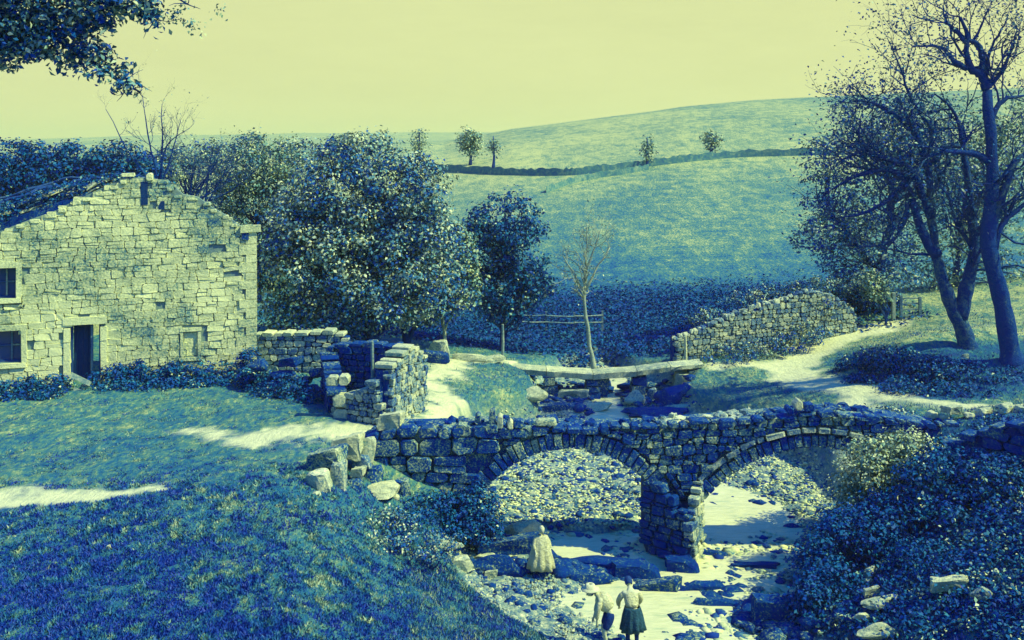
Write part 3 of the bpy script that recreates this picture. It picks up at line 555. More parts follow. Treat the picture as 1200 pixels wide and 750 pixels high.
# ------------------------------------------------------------------ boulders
def ico(sub=2):
    import bmesh; bm = bmesh.new(); bmesh.ops.create_icosphere(bm, subdivisions=sub, radius=.5); V = np.array([v.co[:] for v in bm.verts]); Fc = [tuple(v.index for v in f.verts) for f in bm.faces]; bm.free(); return V, Fc
IV, IF = ico(2); IV3, IF3 = ico(3)
def rock_mesh(seed, sub3=False, flat=.5):
    rr = np.random.default_rng(seed); V = (IV3 if sub3 else IV).copy()
    for k in range(11):                                            # facets: cut by random planes
        d = rr.normal(size=3); d /= np.linalg.norm(d); h = rr.uniform(.26, .4); s = V @ d; V = V - np.maximum(s - h, 0)[:, None] * d * .92
    if seed >= 104:
        V = (IV3 if sub3 else IV).copy() * 1.25
        for ax in range(3):
            for sg in (-1, 1): d = rr.normal(0, .16, 3); d[ax] = sg; d /= np.linalg.norm(d); h = rr.uniform(.30, .36); q_ = V @ d; V = V - np.maximum(q_ - h, 0)[:, None] * d * .97
        for k in range(4): d = rr.normal(size=3); d /= np.linalg.norm(d); q_ = V @ d; V = V - np.maximum(q_ - .42, 0)[:, None] * d * .9
    V += rr.normal(0, .012, V.shape); V *= (1 + .10 * np.sin(V[:, :1] * 9 + seed) * np.sin(V[:, 1:2] * 11 + 2 * seed)); V /= np.abs(V).max(0) * 2; return V, (IF3 if sub3 else IF)
ROCKS = []
for k in range(8):
    V, Fc = rock_mesh(100 + k, True); me = bpy.data.meshes.new('rock'); me.from_pydata(V.tolist(), [], Fc); me.update(); ROCKS.append(me)
rock_me = {}
def rock(name, loc, size, rz, mat, label=None, cat=None, group=None, parent=None, tilt=0, v=None):
    v = int(rng.integers(8)) if v is None else v; key = (v, mat.name)
    if key not in rock_me: m_ = ROCKS[v].copy(); m_.materials.clear(); m_.materials.append(mat); rock_me[key] = m_
    o = bpy.data.objects.new(name, rock_me[key]); COL.objects.link(o); o.location = loc if parent is None else (np.array(loc) - wloc(parent)).tolist(); o.scale = size; o.rotation_euler = (tilt, rng.uniform(-.12, .12), rz)
    if parent is not None: o.parent = parent
    if label: tag(o, label, cat, group)
    return o
# big blocks of the bridge's left wing, (px, py, depth Y, w, d, h in px)
for px, py, Y, w_, h_, dd, mt, lab in [
 (430,528,26.2,22,36,.5,'pale_stone','upright pale slab standing at the left end of the bridge'),
 (384,536,25.2,42,26,.9,'bridge_stone','rounded dark-sided boulder leaning at the left end of the bridge wall'),
 (407,524,25.9,38,34,.7,'pale_stone','large tilted pale slab behind the dark boulder at the bridge end'),
 (373,566,24.4,44,30,.8,'wall_stone','low pale boulder lowest in the heap left of the bridge'),
 (397,562,24.9,24,42,.6,'wall_stone','curved pale stone in the middle of the heap left of the bridge'),
 (413,571,25.2,26,22,.6,'bridge_stone','grey block tucked under the upright slab left of the bridge'),
 (443,574,25.8,56,16,.8,'pale_stone','long flat pale ledge stone under the bridge end wall'),
 (370,583,24.0,18,16,.4,'wall_stone','small round stone at the foot of the heap left of the bridge'),
 (420,553,25.4,16,14,.4,'pale_stone','small square pale stone wedged below the upright slab'),
 (436,556,26.2,30,20,.6,'bridge_stone','square dark block in the wall end beside the upright slab'),
 (470,572,26.4,34,22,.6,'bridge_stone','dark block low in the wall end above the brambles'),
 (402,590,25.0,34,18,.6,'bridge_stone','dark half-buried block below the heap left of the bridge'),
 (352,572,24.6,24,14,.5,'wall_stone','small grey stone at the left edge of the heap by the bridge'),
 (424,540,26.0,26,16,.5,'wall_stone','grey block between the leaning boulder and the bridge wall'),
 (388,552,25.4,26,16,.5,'dark_stone','dark stone under the leaning boulder at the bridge end'),
 (455,586,26.0,30,14,.5,'wall_stone','flat grey stone under the pale ledge at the bridge end'),
 (458,494,27.3,30,26,.6,'pale_stone','pale triangular block on top of the bridge wall near its left end')]:
    P = W(px, py, Y); s_ = Y / F; rock('boulder', P.tolist(), (w_ * s_ * 1.05, dd, h_ * s_ * 1.1), rng.uniform(-.2, .2), M[mt], lab, 'boulder', 'blocks fallen at the left end of the bridge', v=int(rng.integers(4, 8)))

for k in range(120):
    u = rng.uniform(bu[1], bu[-2]); z = np.interp(u, bu, bv); pxk = 600 + u / BS; w_ = rng.uniform(.22, .6)
    rock('paving_stone', (u, BY + rng.uniform(.3, BW - .1), z - rng.uniform(.06, .14)), (w_, w_ * rng.uniform(.5, .8), rng.uniform(.14, .26)), rng.uniform(0, 3), M['wall_stone'] if 785 < pxk < 895 else M['dark_stone'] if rng.random() < .75 else M['bridge_stone'], parent=bridge)  # paler stones stand in for the sunlit stretch of the deck
# ------------------------------------------------------------------ dry stone walls
TOPS = []
def dry_wall(label, P0, P1, zt, seed, hr=(.14, .26), wr=(.2, .5), th=.45, limit=140, mat='wall_stone', both=False, cope=True, cope_mat='pale_stone', minarea=.02, name='stone_wall', group=None, cat='wall', face=-1, zb=None):
    P0 = np.array(P0, float); P1 = np.array(P1, float); d = P1 - P0; ln = np.hypot(*d); d = d / ln; n = np.array([d[1], -d[0]])
    if face > 0: n = -n
    us_ = np.linspace(0, ln, len(zt)); gzs = TZ(P0[0] + d[0] * us_, P0[1] + d[1] * us_) - .25
    if zb is not None: gzs = np.full(len(zt), zb)
    t = thing(name, (P0[0], P0[1], float(gzs[0]) + .25), label, cat, group)
    def kp(u, v): return 0 < u < ln and v < np.interp(u, us_, zt) - .08 and v > np.interp(u, us_, gzs)
    O = np.array([P0[0] + n[0] * th / 2, P0[1] + n[1] * th / 2, 0.]); D3 = np.array([d[0], d[1], 0]); N3 = np.array([n[0], n[1], 0])
    lay(t, courses(0, ln, gzs.min(), max(zt), hr, wr, .04, seed, jl=.3, tw=.05), O, D3, N3, M[mat], kp, depth=.18, limit=limit, minarea=minarea, gap=.009, cut=.25, proud=.05, flat=.55)
    V = []; Fc = []
    for i, u in enumerate(us_):
        for z, s_ in ((gzs[i] - .3, .08), (zt[i] - .08, .08), (zt[i] - .08, th), (gzs[i] - .3, th)): V.append((*(O[:2] + d * u - n * s_), z))
    for i in range(len(us_) - 1):
        for k in range(4): a = i * 4 + k; b = i * 4 + (k + 1) % 4; Fc.append((a, b, b + 4, a + 4))
    Fc += [(3, 2, 1, 0), tuple(range(len(V) - 4, len(V)))]; mesh_obj('wall_core', V, Fc, M['dark_stone'], t)
    if not cope: TOPS.append((t, O, d, n, ln, us_, zt, th, mat))
    if cope:
        u = 0
        while u < ln - .1:
            w_ = min(rng.uniform(.25, .6), ln - u); z = np.interp(u + w_ / 2, us_, zt); h_ = rng.uniform(.10, .2)
            q = [np.array([*(O[:2] + d * (u + a_) + n * .04), z - .08 + b_]) for a_, b_ in ((0, 0), (w_, 0), (w_, h_ + rng.uniform(-.03, .03)), (0, h_))]
            Vv, Ff = stone8(q, N3, th + .08, .008, .25, .03); mesh_obj('coping_stone', Vv, Ff, M[cope_mat], t); u += w_
    return t, d, n
def px_wall(p0, Y0, p1, Y1): a = W(p0, 0, Y0); b = W(p1, 0, Y1); return (a[0], a[1]), (b[0], b[1])
zz = lambda py, Y: CH - (py - HZ) * Y / F
a, b = px_wall(300, 36.6, 409, 36.4); dry_wall('mid-height stone wall with pale flat coping joining the right corner of the ruined house', a, b, [zz(391, 36.6), zz(390, 36.6), zz(390, 36.5), zz(388, 36.4), zz(392, 36.4)], 31, limit=120, mat='wall_stone')
a, b = px_wall(386, 33.6, 470, 33.0); dry_wall('dark back wall of the small roofless enclosure beside the yard', a, b, [zz(409, 33.6), zz(402, 33.4), zz(403, 33.2), zz(405, 33)], 32, mat='dark_stone', cope_mat='dark_stone', limit=60)  # dark stone stands in for the shade inside the enclosure
a, b = px_wall(449, 29.0, 491, 31.8); dry_wall('tall sunlit end wall of the small roofless enclosure facing the path', a, b, [zz(432, 29.0), zz(418, 29.6), zz(408, 30.3), zz(410, 31), zz(418, 31.8)], 33, hr=(.12, .26), wr=(.15, .4), limit=130, mat='wall_stone', minarea=.015, face=-1)
a, b = px_wall(396, 29.8, 449, 29.0); dry_wall('low tumbled front wall of rounded cobbles of the small enclosure', a, b, [zz(466, 29.8), zz(462, 29.6), zz(463, 29.4), zz(450, 29.2), zz(444, 29.0)], 34, hr=(.12, .22), wr=(.14, .3), limit=90, mat='wall_stone', cope_mat='wall_stone', minarea=.012)
a, b = px_wall(386, 33.4, 396, 29.9); dry_wall('low dark side wall of the small enclosure facing the house', a, b, [zz(412, 33.4), zz(440, 31.6), zz(463, 29.9)], 35, limit=40, mat='dark_stone', cope_mat='dark_stone', face=-1)  # dark stone stands in for shade on this face turned from the sun
for px, py, w_, h_, lab in [(399,487,17,15,'squared pale block lowest at the corner of the tumbled enclosure wall'), (398,470,16,15,'squared pale block second up at the corner of the tumbled enclosure wall'), (389,447,14,11,'small pale block on the dark side wall of the enclosure'), (403,446,12,12,'rounded pale block topmost at the corner of the enclosure')]:
    Y = 29.3; s_ = Y / F; V, Fc = stone8([W(px + a_ * w_ / 2, py - b_ * h_ / 2, Y) for a_, b_ in ((-1, -1), (1, -1), (1, 1), (-1, 1))], BN, .35, .008, .2, .03); o = mesh_obj('corner_block', V, Fc, M['pale_stone']); tag(o, lab, 'stone block', 'blocks at the corner of the enclosure')
# heap by the house wall
RL_ = ['leftmost upper stone of the dark rubble heap by the house corner', 'flat stone in the middle of the dark rubble heap', 'widest stone low in the dark rubble heap', 'stone right of the middle in the dark rubble heap', 'topmost stone of the dark rubble heap under the coped wall', 'lowest right stone of the dark rubble heap', 'stone of the dark rubble heap touching the enclosure wall']
for i, (px, py, w_, h_) in enumerate([(305,428,30,16),(330,438,36,12),(318,452,40,12),(350,446,30,12),(342,424,24,14),(365,458,34,12),(372,436,26,14)]):
    Y = 33.5; P = W(px, py, Y); P[2] = max(P[2], gz(P[0], P[1]) + .0); rock('rubble_stone', P.tolist(), (w_ * Y / F, .7, h_ * Y / F), rng.uniform(-.4, .4), M['dark_stone'], RL_[i], 'stone', 'stones of the rubble heap between house and enclosure')
# big retaining wall along the track, right of the clapper bridge
a, b = px_wall(788, 43.8, 1000, 46.6); dry_wall('long rough rubble wall rising beside the track right of the slab bridge', a, b, [zz(396, 43.8), zz(383, 44.2), zz(369, 44.7), zz(357, 45.2), zz(349, 45.7), zz(338, 46.1), zz(344, 46.4), zz(365, 46.6)], 36, hr=(.12, .24), wr=(.15, .36), limit=290, mat='wall_stone', cope=False, minarea=.01)
a, b = px_wall(1083, 30.6, 1215, 29.0); dry_wall('broken stone wall topped with pale rounded stones at the right end of the bridge', a, b, [zz(489, 30.6), zz(492, 30.2), zz(494, 29.8), zz(492, 29.4), zz(490, 29.0)], 37, limit=60, mat='dark_stone', cope=False)
for px, py, w_, h_, Y in [(1115,480,24,13,30.3),(1134,486,16,9,30.1),(1153,484,22,16,30.0),(1177,478,22,15,29.6),(1195,480,16,10,29.4),(1092,486,16,9,30.5),(1105,489,12,8,30.3)]:
    P = W(px, py, Y); rock('cap_stone', P.tolist(), (w_ * Y / F, .5, h_ * Y / F), rng.uniform(-.5, .5), M['pale_stone'], {1115:'pale cap stone with a rounded top at the left of the broken wall', 1134:'small low pale cap stone second along the broken right-hand wall', 1153:'largest pale cap stone in the middle of the broken right-hand wall', 1177:'pale domed cap stone right of the largest one on the broken wall', 1195:'pale cap stone at the right edge of the photo on the broken wall', 1092:'low pale cap stone nearest the bushes on the broken wall', 1105:'tiny cap stone between the bushes and the rounded cap stone'}[px], 'stone', 'pale cap stones on the broken right-hand wall')
# foreground leaning field wall on the right bank: a slanted slab-topped wall under ivy
a, b = px_wall(1060, 26.8, 1225, 24.2); dry_wall('dark overgrown wall climbing the right bank in the foreground', a, b, [zz(531, 26.8), zz(524, 26.4), zz(514, 25.9), zz(504, 25.4), zz(496, 24.8), zz(488, 24.2)], 38, hr=(.2, .36), wr=(.4, .8), limit=90, mat='dark_stone', cope_mat='dark_stone')
# field walls on the hill
def field_wall(label, pts, h=.9, group='dark field walls crossing the hillside'):
    P = np.array([ground(*p, y0=58) for p in pts]); P = smooth_path(P, 14); P[:, 2] = TZ(P[:, 0], P[:, 1]); V = []; Fc = []
    for i, p in enumerate(P):
        hh = h * rng.uniform(.8, 1.2); 
        for dy, z in ((-.35, -.3), (-.2, hh), (.2, hh * .95), (.35, -.3)): V.append((p[0], p[1] + dy, p[2] + z))
    for i in range(len(P) - 1):
        for k in range(3): a = i * 4 + k; Fc.append((a, a + 1, a + 5, a + 4))
    o = mesh_obj('field_wall', V, Fc, M['hedge']); tag(o, label, 'field wall', group)
field_wall('long dark field wall running right across the hillside', [(500,196),(540,202),(600,205),(660,206),(700,203),(750,196),(800,190),(860,185),(920,183),(990,181)], .75)
field_wall('short dark field wall branching downhill to the left from the long one', [(760,199),(730,204),(700,209),(670,215),(640,226)], .6)

# ------------------------------------------------------------------ slab (clapper) bridge
clap = thing('slab_bridge', (3.8, 42, -2.4), 'low footbridge of long flat stone slabs on rough piers behind the arched bridge', 'footbridge')
cp = [(592,427,42.4),(640,431,42.2),(694,434.5,42.0),(745,431,42.0),(784,426,42.2),(822,423,42.6)]; cp = [W(*p) for p in cp]
for i in range(len(cp) - 1):
    a, b = cp[i], cp[i+1]; n_ = 6; V = []; Fc = []; th_ = (.26, .28, .28, .24, .2)[i]
    for k in range(n_ + 1):
        t = k / n_; p = a + (b - a) * t; p = p + (a - b) / np.linalg.norm(b - a) * (.012 * (2 * t - 1)); j = rng.uniform(-.03, .03, 8)
        for q, (dy, dz) in enumerate(((-.42, -th_), (-.46, -.05), (-.4, 0), (.4, 0), (.46, -.05), (.42, -th_))): V.append((p[0], p[1] + dy + j[q], p[2] + dz + j[(q + 3) % 8] * .5))
    for k in range(n_):
        for q in range(6): c = k * 6 + q; d = k * 6 + (q + 1) % 6; Fc.append((c, d, d + 6, c + 6))
    Fc += [tuple(range(6))[::-1], tuple(range(n_ * 6, n_ * 6 + 6))]; mesh_obj('slab', V, Fc, M['pale_stone'] if i in (0, 1, 2, 3) else M['wall_stone'], clap)
for px, Y in ((600,42.4),(645,42.1),(694,42),(748,42.1),(812,42.5)):
    x = (px - 600) * Y / F; zt_ = zz(np.interp(px, [592,640,694,745,784,822], [427,431,434.5,431,426,423]), Y) - .28; z = gz(x, Y) - .2; k = 0
    while z < zt_ - .02:
        h_ = min(rng.uniform(.22, .34), zt_ - z); mb = MB(); mb.add(*box((x + rng.uniform(-.04, .04), Y, z + h_ / 2), (.5 + rng.uniform(-.08, .12), .8, h_ - .015), 0, .04)); mb.build('pier_stone', M['dark_stone'] if rng.random() < .8 else M['bridge_stone'], clap); z += h_

# ------------------------------------------------------------------ rocks in the stream
spots = [(520,640,'pale_stone',46,9,'flat pale ledge at the foot of the grassy bank below the bridge end'),
 (600,640,'dark_stone',90,26,'long dark rock ledge beside the child in white'),(585,664,'dark_stone',80,26,'broad dark ledge stone left of the child in white'),(705,661,'dark_stone',110,15,'long dark ledge at the lip of the pool under the left arch'),
 (690,679,'dark_stone',60,18,'rounded dark rock just right of the child in white'),(745,674,'dark_stone',70,26,'dark rock ledge behind the two stooping children'),
 (800,668,'dark_stone',50,28,'dark jagged rock at the foot of the bridge pier'),(836,652,'dark_stone',44,20,'dark low rock right of the bridge pier by the water'),(770,690,'dark_stone',60,26,'dark rock right of the stooping child in the blue skirt'),(822,690,'dark_stone',70,22,'dark boulder in midstream below the pier'),
 (884,668,'dark_stone',60,18,'long dark rock across the stream below the right arch'),(852,712,'dark_stone',110,22,'large flat dark slab lying in the stream at lower right'),(905,716,'dark_stone',60,30,'dark rock under the bushes at the end of the flat slab'),
 (842,729,'dark_stone',36,11,'small dark rounded rock in the pale water at the bottom'),(800,731,'dark_stone',44,9,'low dark stone showing in the pale water right of the children'),(905,694,'dark_stone',12,6,'small dark stone in the bright water by the bushes'),
 (885,648,'dark_stone',20,8,'small dark rock in the pool under the right arch'),(612,622,'pale_stone',46,22,'pale sloping boulder under the left springing of the left arch'),(570,655,'pale_stone',40,9,'thin pale stone on the gravel bank below the bridge'),
 (575,674,'pale_stone',18,12,'small pale block on the gravel left of the child in white'),(540,662,'wall_stone',40,16,'grey stone at the foot of the grassy bank'),
 (1018,677,'pale_stone',14,10,'small bright stone in the dark bank at lower right'),(1015,688,'pale_stone',12,4,'thin bright stone below the small one in the dark bank'),(1020,700,'pale_stone',18,9,'pale stone third down in the dark bank at lower right'),(1030,712,'pale_stone',42,8,'long thin pale stone in the dark bank at lower right'),(1010,731,'pale_stone',20,6,'short thin pale stone near the bottom of the dark bank'),(1028,745,'pale_stone',44,14,'rounded pale boulder at the bottom edge of the dark bank'),
 (1006,629,'pale_stone',22,6,'flat pale stone high in the dark bank below the bushes'),(1110,692,'pale_stone',40,14,'wide pale stone on the right-hand bank near the bottom'),(1150,703,'wall_stone',24,14,'grey pale stone right of the wide one on the right-hand bank'),
 (802,447,'pale_stone',30,14,'pale leaning stone at the right end of the slab bridge'),(790,464,'dark_stone',50,26,'dark hollow boulder below the right end of the slab bridge'),
 (745,466,'wall_stone',26,18,'rounded grey boulder upstream between the two bridges'),(765,462,'wall_stone',20,14,'smaller rounded grey boulder upstream between the two bridges'),(700,452,'dark_stone',28,22,'dark square boulder under the middle of the slab bridge'),(672,462,'pale_stone',40,14,'pale boulder under the slab bridge near the left pier'),(625,462,'pale_stone',40,16,'pale flat boulder at the stream edge under the left slab'),(722,450,'pale_stone',20,12,'small pale boulder under the middle slab'),
 (770,482,'dark_stone',80,9,'long dark ledge above the small fall behind the arched bridge'),(690,477,'pale_stone',60,8,'bright flat rock sill above the small fall behind the arched bridge'),(650,478,'dark_stone',60,9,'dark flat rock left of the small fall behind the arched bridge'),(800,478,'pale_stone',50,8,'pale flat rock right of the small fall behind the arched bridge'),
 (515,408,'wall_stone',34,20,'rounded boulder by the path left of the slab bridge'),(505,417,'dark_stone',50,18,'dark rock heap beside the path under the sycamore'),(548,418,'pale_stone',50,12,'low pale stone edging the path by the slab bridge'),(575,421,'pale_stone',34,10,'low pale kerb stone at the left end of the slab bridge'),(1133,419,'pale_stone',8,6,'small white stone on the mound under the right-hand trees'),(125,645,'pale_stone',8,7,'small pale stone in the foreground grass at left'),(1093,492,'dark_stone',20,12,'dark stone at the end of the broken wall')]
for px, py, mt, w_, h_, lab in spots:
    P = ground(px, py + h_ * .4); Y = P[1]; s_ = Y / F; up_ = .16 if px > 1000 and py > 600 else 0; rock('rock', (P[0], P[1] + .1 - up_, P[2] + h_ * s_ * .25 + up_), (w_ * s_ * (1.25 if up_ else 1.05), max(w_ * s_ * (.55 if w_ < 50 else .3), h_ * s_), h_ * s_ * (1.5 if up_ else 1.25)), rng.uniform(-.25, .25), M[mt], lab, 'rock', 'rocks in and beside the stream')
for (t_, O_, d_, n2_, ln_, us2, zt2, th_, mat_) in TOPS:
    u = .1
    while u < ln_:
        w_ = rng.uniform(.18, .45)
        for q_ in (.1, .35): xy = O_[:2] + d_ * u - n2_ * (th_ * q_ + .05 + rng.uniform(-.05, .05)); rock('top_stone', (xy[0], xy[1], float(np.interp(u, us2, zt2)) - .05), (w_ * 1.1, w_ * .8, rng.uniform(.12, .3)), rng.uniform(0, 3), M[mat_], parent=t_)
        u += w_ * .8
# cobbles of the gravel banks: one shared mass
def scatter_mesh(name, pts, sizes, mats, kind='stuff', seed=1, flat=.6):
    rr = np.random.default_rng(seed); bm0 = ico(1); v0 = np.array(bm0[0]); f0 = np.array(bm0[1]); n = len(pts)
    var = []
    for k in range(12):
        v = v0 * 1.0
        for j in range(7): d = rr.normal(size=3); d /= np.linalg.norm(d); s = v @ d; v = v - np.maximum(s - rr.uniform(.22, .38), 0)[:, None] * d
        var.append(v)
    var = np.array(var)[rr.integers(0, 12, n)]; a = rr.uniform(0, 6.28, n); ca, sa = np.cos(a)[:, None], np.sin(a)[:, None]; sc = sizes[:, None, None] * np.stack([rr.uniform(.8, 1.5, n), rr.uniform(.8, 1.3, n), rr.uniform(.5, 1, n) * flat * 1.4], 1)[:, None, :]
    v = var * sc; v = np.stack([v[..., 0] * ca - v[..., 1] * sa, v[..., 0] * sa + v[..., 1] * ca, v[..., 2]], -1) + pts[:, None, :]
    fc = (f0[None] + (np.arange(n) * len(v0))[:, None, None]).reshape(-1, 3); o = mesh_obj(name, v.reshape(-1, 3), fc, mats); return tag(o, kind=kind)
def spread(n, x0, x1, y0, y1, cond, seed):
    rr = np.random.default_rng(seed); Y = y0 * (y1 / y0) ** rr.random(n); X = rr.uniform(x0, x1, n) ; m = cond(X, Y); X, Y = X[m], Y[m]; return np.stack([X, Y, TZ(X, Y)], 1)
P = spread(60000, -2.5, 10.5, 20, 40, lambda X, Y: (river_m(X, Y) > .35) & (chan(X, Y) < .4), 61)
nr = P[:, 1] < 25.4; cob = scatter_mesh('cobbles', P[nr], np.random.default_rng(15).gamma(3, .019, nr.sum()) + .03, M['wall_stone'], seed=22); tag(cob, 'greyer cobbles of the gravel bank in front of the bridge', 'cobbles'); P = P[~nr]
cob = scatter_mesh('cobbles', P, np.random.default_rng(5).gamma(3, .021, len(P)) + .035, M['cobble'], seed=2)
tag(cob, 'pale river cobbles covering the gravel banks under and beside the bridge', 'cobbles')
P = spread(1800, -2, 9, 21, 46, lambda X, Y: (river_m(X, Y) > .5), 62)
cob = scatter_mesh('cobbles', P, np.random.default_rng(6).gamma(3, .05, len(P)) + .08, M['dark_stone'], seed=3)
tag(cob, 'dark wet cobbles lying in and along the stream', 'cobbles')

P = np.vstack([spread(700, 3.2, 5.8, 24.4, 26.1, lambda X, Y: river_m(X, Y) > .3, 64), spread(500, -1.2, 4, 25.3, 25.9, lambda X, Y: river_m(X, Y) > .1, 65), spread(260, 5.2, 7.5, 23.2, 24.2, lambda X, Y: river_m(X, Y) > .3, 67), spread(420, 3.4, 7.4, 21.4, 23.5, lambda X, Y: vn(X, Y * 2, .8, 69) > -.02, 70), spread(420, .2, 7.6, 39.2, 43.4, lambda X, Y: river_m(X, Y) > .1, 68)])  # last batch added as painted darkness beneath the slab bridge
cob = scatter_mesh('broken_rock', P + [0, 0, .05], np.random.default_rng(9).gamma(3, .07, len(P)) + .1, M['dark_stone'], seed=6, flat=.5)
tag(cob, 'dark broken rock heaped at the pier foot and along the ledges', 'rocks')
P = spread(9000, 1, 9, 19.5, 29, lambda X, Y: (river_m(X, Y) > .3) & (chan(X, Y) > .3) & (vn(X, Y * 2.2, .9, 66) > -.1), 63); P[:, 2] = wsurf(P[:, 1]) - .03
cob = scatter_mesh('cobbles', P, np.random.default_rng(8).gamma(3, .04, len(P)) + .05, M['cobble'], seed=4)
tag(cob, 'half-drowned stones breaking the shallow water below the bridge', 'cobbles')

# ------------------------------------------------------------------ foliage helpers
def leaves(name, C, size, mat, parent=None, seed=0, up=.35, aspect=.62, tone=None, droop=0.0, quads=True):
    rr = np.random.default_rng(seed); n = len(C); nm = rr.normal(size=(n, 3)); nm[:, 2] = np.abs(nm[:, 2]) + up; nm = nm * .55 + OUT[0] * 1.2 if OUT and len(OUT[0]) == n else nm; nm /= np.linalg.norm(nm, axis=1)[:, None]
    t = rr.normal(size=(n, 3)); t -= (t * nm).sum(1)[:, None] * nm; t /= np.linalg.norm(t, axis=1)[:, None]; t[:, 2] -= droop; b = np.cross(nm, t)
    s = (size * rr.uniform(.6, 1.4, n))[:, None]; k = .18 * s * nm
    V = np.stack([C - t * s * .5, C + b * s * aspect * .5 + k, C + t * s * .5, C - b * s * aspect * .5 + k], 1)
    fc = np.arange(n * 4).reshape(n, 4); tn = rr.random(n) if tone is None else tone
    return mesh_obj(name, V.reshape(-1, 3), fc, mat, parent, tone=np.repeat(tn, 4))
OUT = []
def blob_points(blobs, nclump, per, spread_, seed, shell=.55):
    """leaf clumps through the volume of overlapping ellipsoids, more of them near the outside"""
    rr = np.random.default_rng(seed); vol = np.array([b[3] * b[4] * b[5] for b in blobs]) ** .67; pr = vol / vol.sum(); k = rr.choice(len(blobs), nclump, p=pr); B = np.array(blobs, float)[k]
    d = rr.normal(size=(nclump, 3)); d /= np.linalg.norm(d, axis=1)[:, None]; r = rr.uniform(shell ** 3, 1.06, nclump) ** (1 / 3); Cc = B[:, :3] + d * r[:, None] * B[:, 3:6]
    sp = spread_ * rr.uniform(.5, 1.3, nclump); o = rr.normal(size=(nclump * per, 3)) + np.array([.05, 0, .22]); o /= np.linalg.norm(o, axis=1)[:, None]; OUT.clear(); OUT.append(o)
    pts = np.repeat(Cc, per, 0) + o * np.repeat(sp, per)[:, None] * rr.uniform(.5, 1.9, nclump * per)[:, None] * np.array([1.15, 1.15, .8]) + rr.normal(0, .03, (nclump * per, 3))
    tn = np.clip(np.repeat(rr.uniform(.15, .75, nclump), per) + rr.normal(0, .17, nclump * per), 0, 1); return Cc, pts, tn
def branch_out(mb, src, dst, r0, r1, rr, n=5, sag=.12, sides=5):
    P = np.linspace(src, dst, n); ln = np.linalg.norm(dst - src); P[1:-1] += rr.normal(0, ln * .05, (n - 2, 3)); P[1:-1, 2] += ln * sag * np.sin(np.linspace(0, math.pi, n)[1:-1]); mb.add(*tube(P, np.linspace(r0, r1, n), sides, False))
def trunk_path(base, topp, bend, rr, n=7):
    P = np.linspace(base, topp, n); P[1:-1] += rr.normal(0, bend, (n - 2, 3)) * np.array([1, 1, .2]); return P
def tree(name, label, base, blobs, trunks, nclump, per, cs, leaf, mat, bark='bark', tb=.0, seed=0, group=None, nbr=70, up=.35, cat='tree', shell=.55, br=.05, crown_name='crown'):
    rr = np.random.default_rng(seed); t = thing(name, (float(base[0]), float(base[1]), float(base[2])), label, cat, group); allp = []
    for tr, r0, r1 in trunks:
        P = smooth_path(np.array(tr, float), 3); mb = MB(); mb.add(*tube(P, np.linspace(r0, r1, len(P)) * np.r_[1.35, 1.1, np.ones(len(P) - 2)], 8)); mb.build('trunk', M[bark], t, True); allp.append(P)
    allp = np.vstack(allp); Cc, pts, tn = blob_points(blobs, nclump, per, cs, seed + 1, shell); mb = MB()
    for c in Cc[rr.choice(len(Cc), min(nbr, len(Cc)), replace=False)]:
        w_ = np.linalg.norm(allp - c, axis=1) + np.maximum(allp[:, 2] - c[2] + .5, 0) * 2; src = allp[np.argsort(w_)[rr.integers(0, 3)]]; branch_out(mb, src, c, br, br * .2, rr)
    mb.build('branches', M[bark], t); leaves(crown_name, pts, leaf, M[mat], t, seed + 2, up, tone=np.clip(tn + tb, 0, 1)); return t
def pb(px, py, Y, rx, ry, rz=None):
    """blob given by its place and half-sizes in photograph pixels at distance Y"""
    s = Y / F; p = W(px, py, Y); return (p[0], p[1], p[2], rx * s, (rz if rz is not None else rx * .8) * s, ry * s)
def base(px, Y): x = (px - 600) * Y / F; return np.array([x, Y, gz(x, Y) - .1])

leaves('roof_growth', ROOFP, .11, M['leaf_dark'], house, 191, .5)
# the big sycamore between house and river
Y = 41.5; b0 = base(437, Y); tp = [b0, W(437, 395, Y), W(440, 340, Y), W(432, 280, Y), W(430, 220, Y)]
SYC = tree('sycamore', 'largest rounded leafy sycamore just right of the ruined house', b0,
 [pb(430,215,Y,62,56), pb(385,250,Y,62,60), pb(480,245,Y,46,62), pb(400,310,Y,80,55), pb(470,310,Y,62,60), pb(355,290,Y,40,70), pb(345,345,Y,45,40), pb(440,352,Y,70,36), pb(505,285,Y,24,50), pb(410,190,Y,30,30), pb(365,380,Y,55,22)],
 [(tp, .30, .08), ([tp[1], W(415, 330, Y), W(385, 270, Y)], .14, .05), ([tp[2], W(462, 300, Y), W(480, 250, Y)], .13, .05)], 420, 135, .46, .15, 'leaf', seed=200, nbr=130, shell=.74, up=.15, tb=.08)
Y = 44; b0 = base(476, Y); tree('multi_stemmed_tree', 'slender several-stemmed tree in the shade at the right edge of the big sycamore', b0,
 [pb(470,345,Y,40,30), pb(500,330,Y,40,50), pb(530,330,Y,26,50), pb(520,290,Y,24,40)],
 [([b0, W(476, 375, Y), W(478, 330, Y)], .17, .05), ([b0, W(468, 370, Y), W(452, 320, Y)], .09, .03), ([b0, W(488, 372, Y), W(502, 310, Y)], .10, .03)], 230, 34, .3, .16, 'leaf', seed=210, nbr=50)
Y = 45; b0 = base(520, Y); tree('pale_leaved_tree', 'small pale-leaved tree with a thin trunk between the sycamore and the dark ash', b0,
 [pb(530,300,Y,24,42), pb(515,335,Y,22,34), pb(545,320,Y,18,40)], [([b0, W(521, 390, Y), W(517, 350, Y), W(528, 300, Y)], .10, .03)], 120, 36, .28, .16, 'leaf_pale', bark='pale_bark', seed=215, nbr=30)
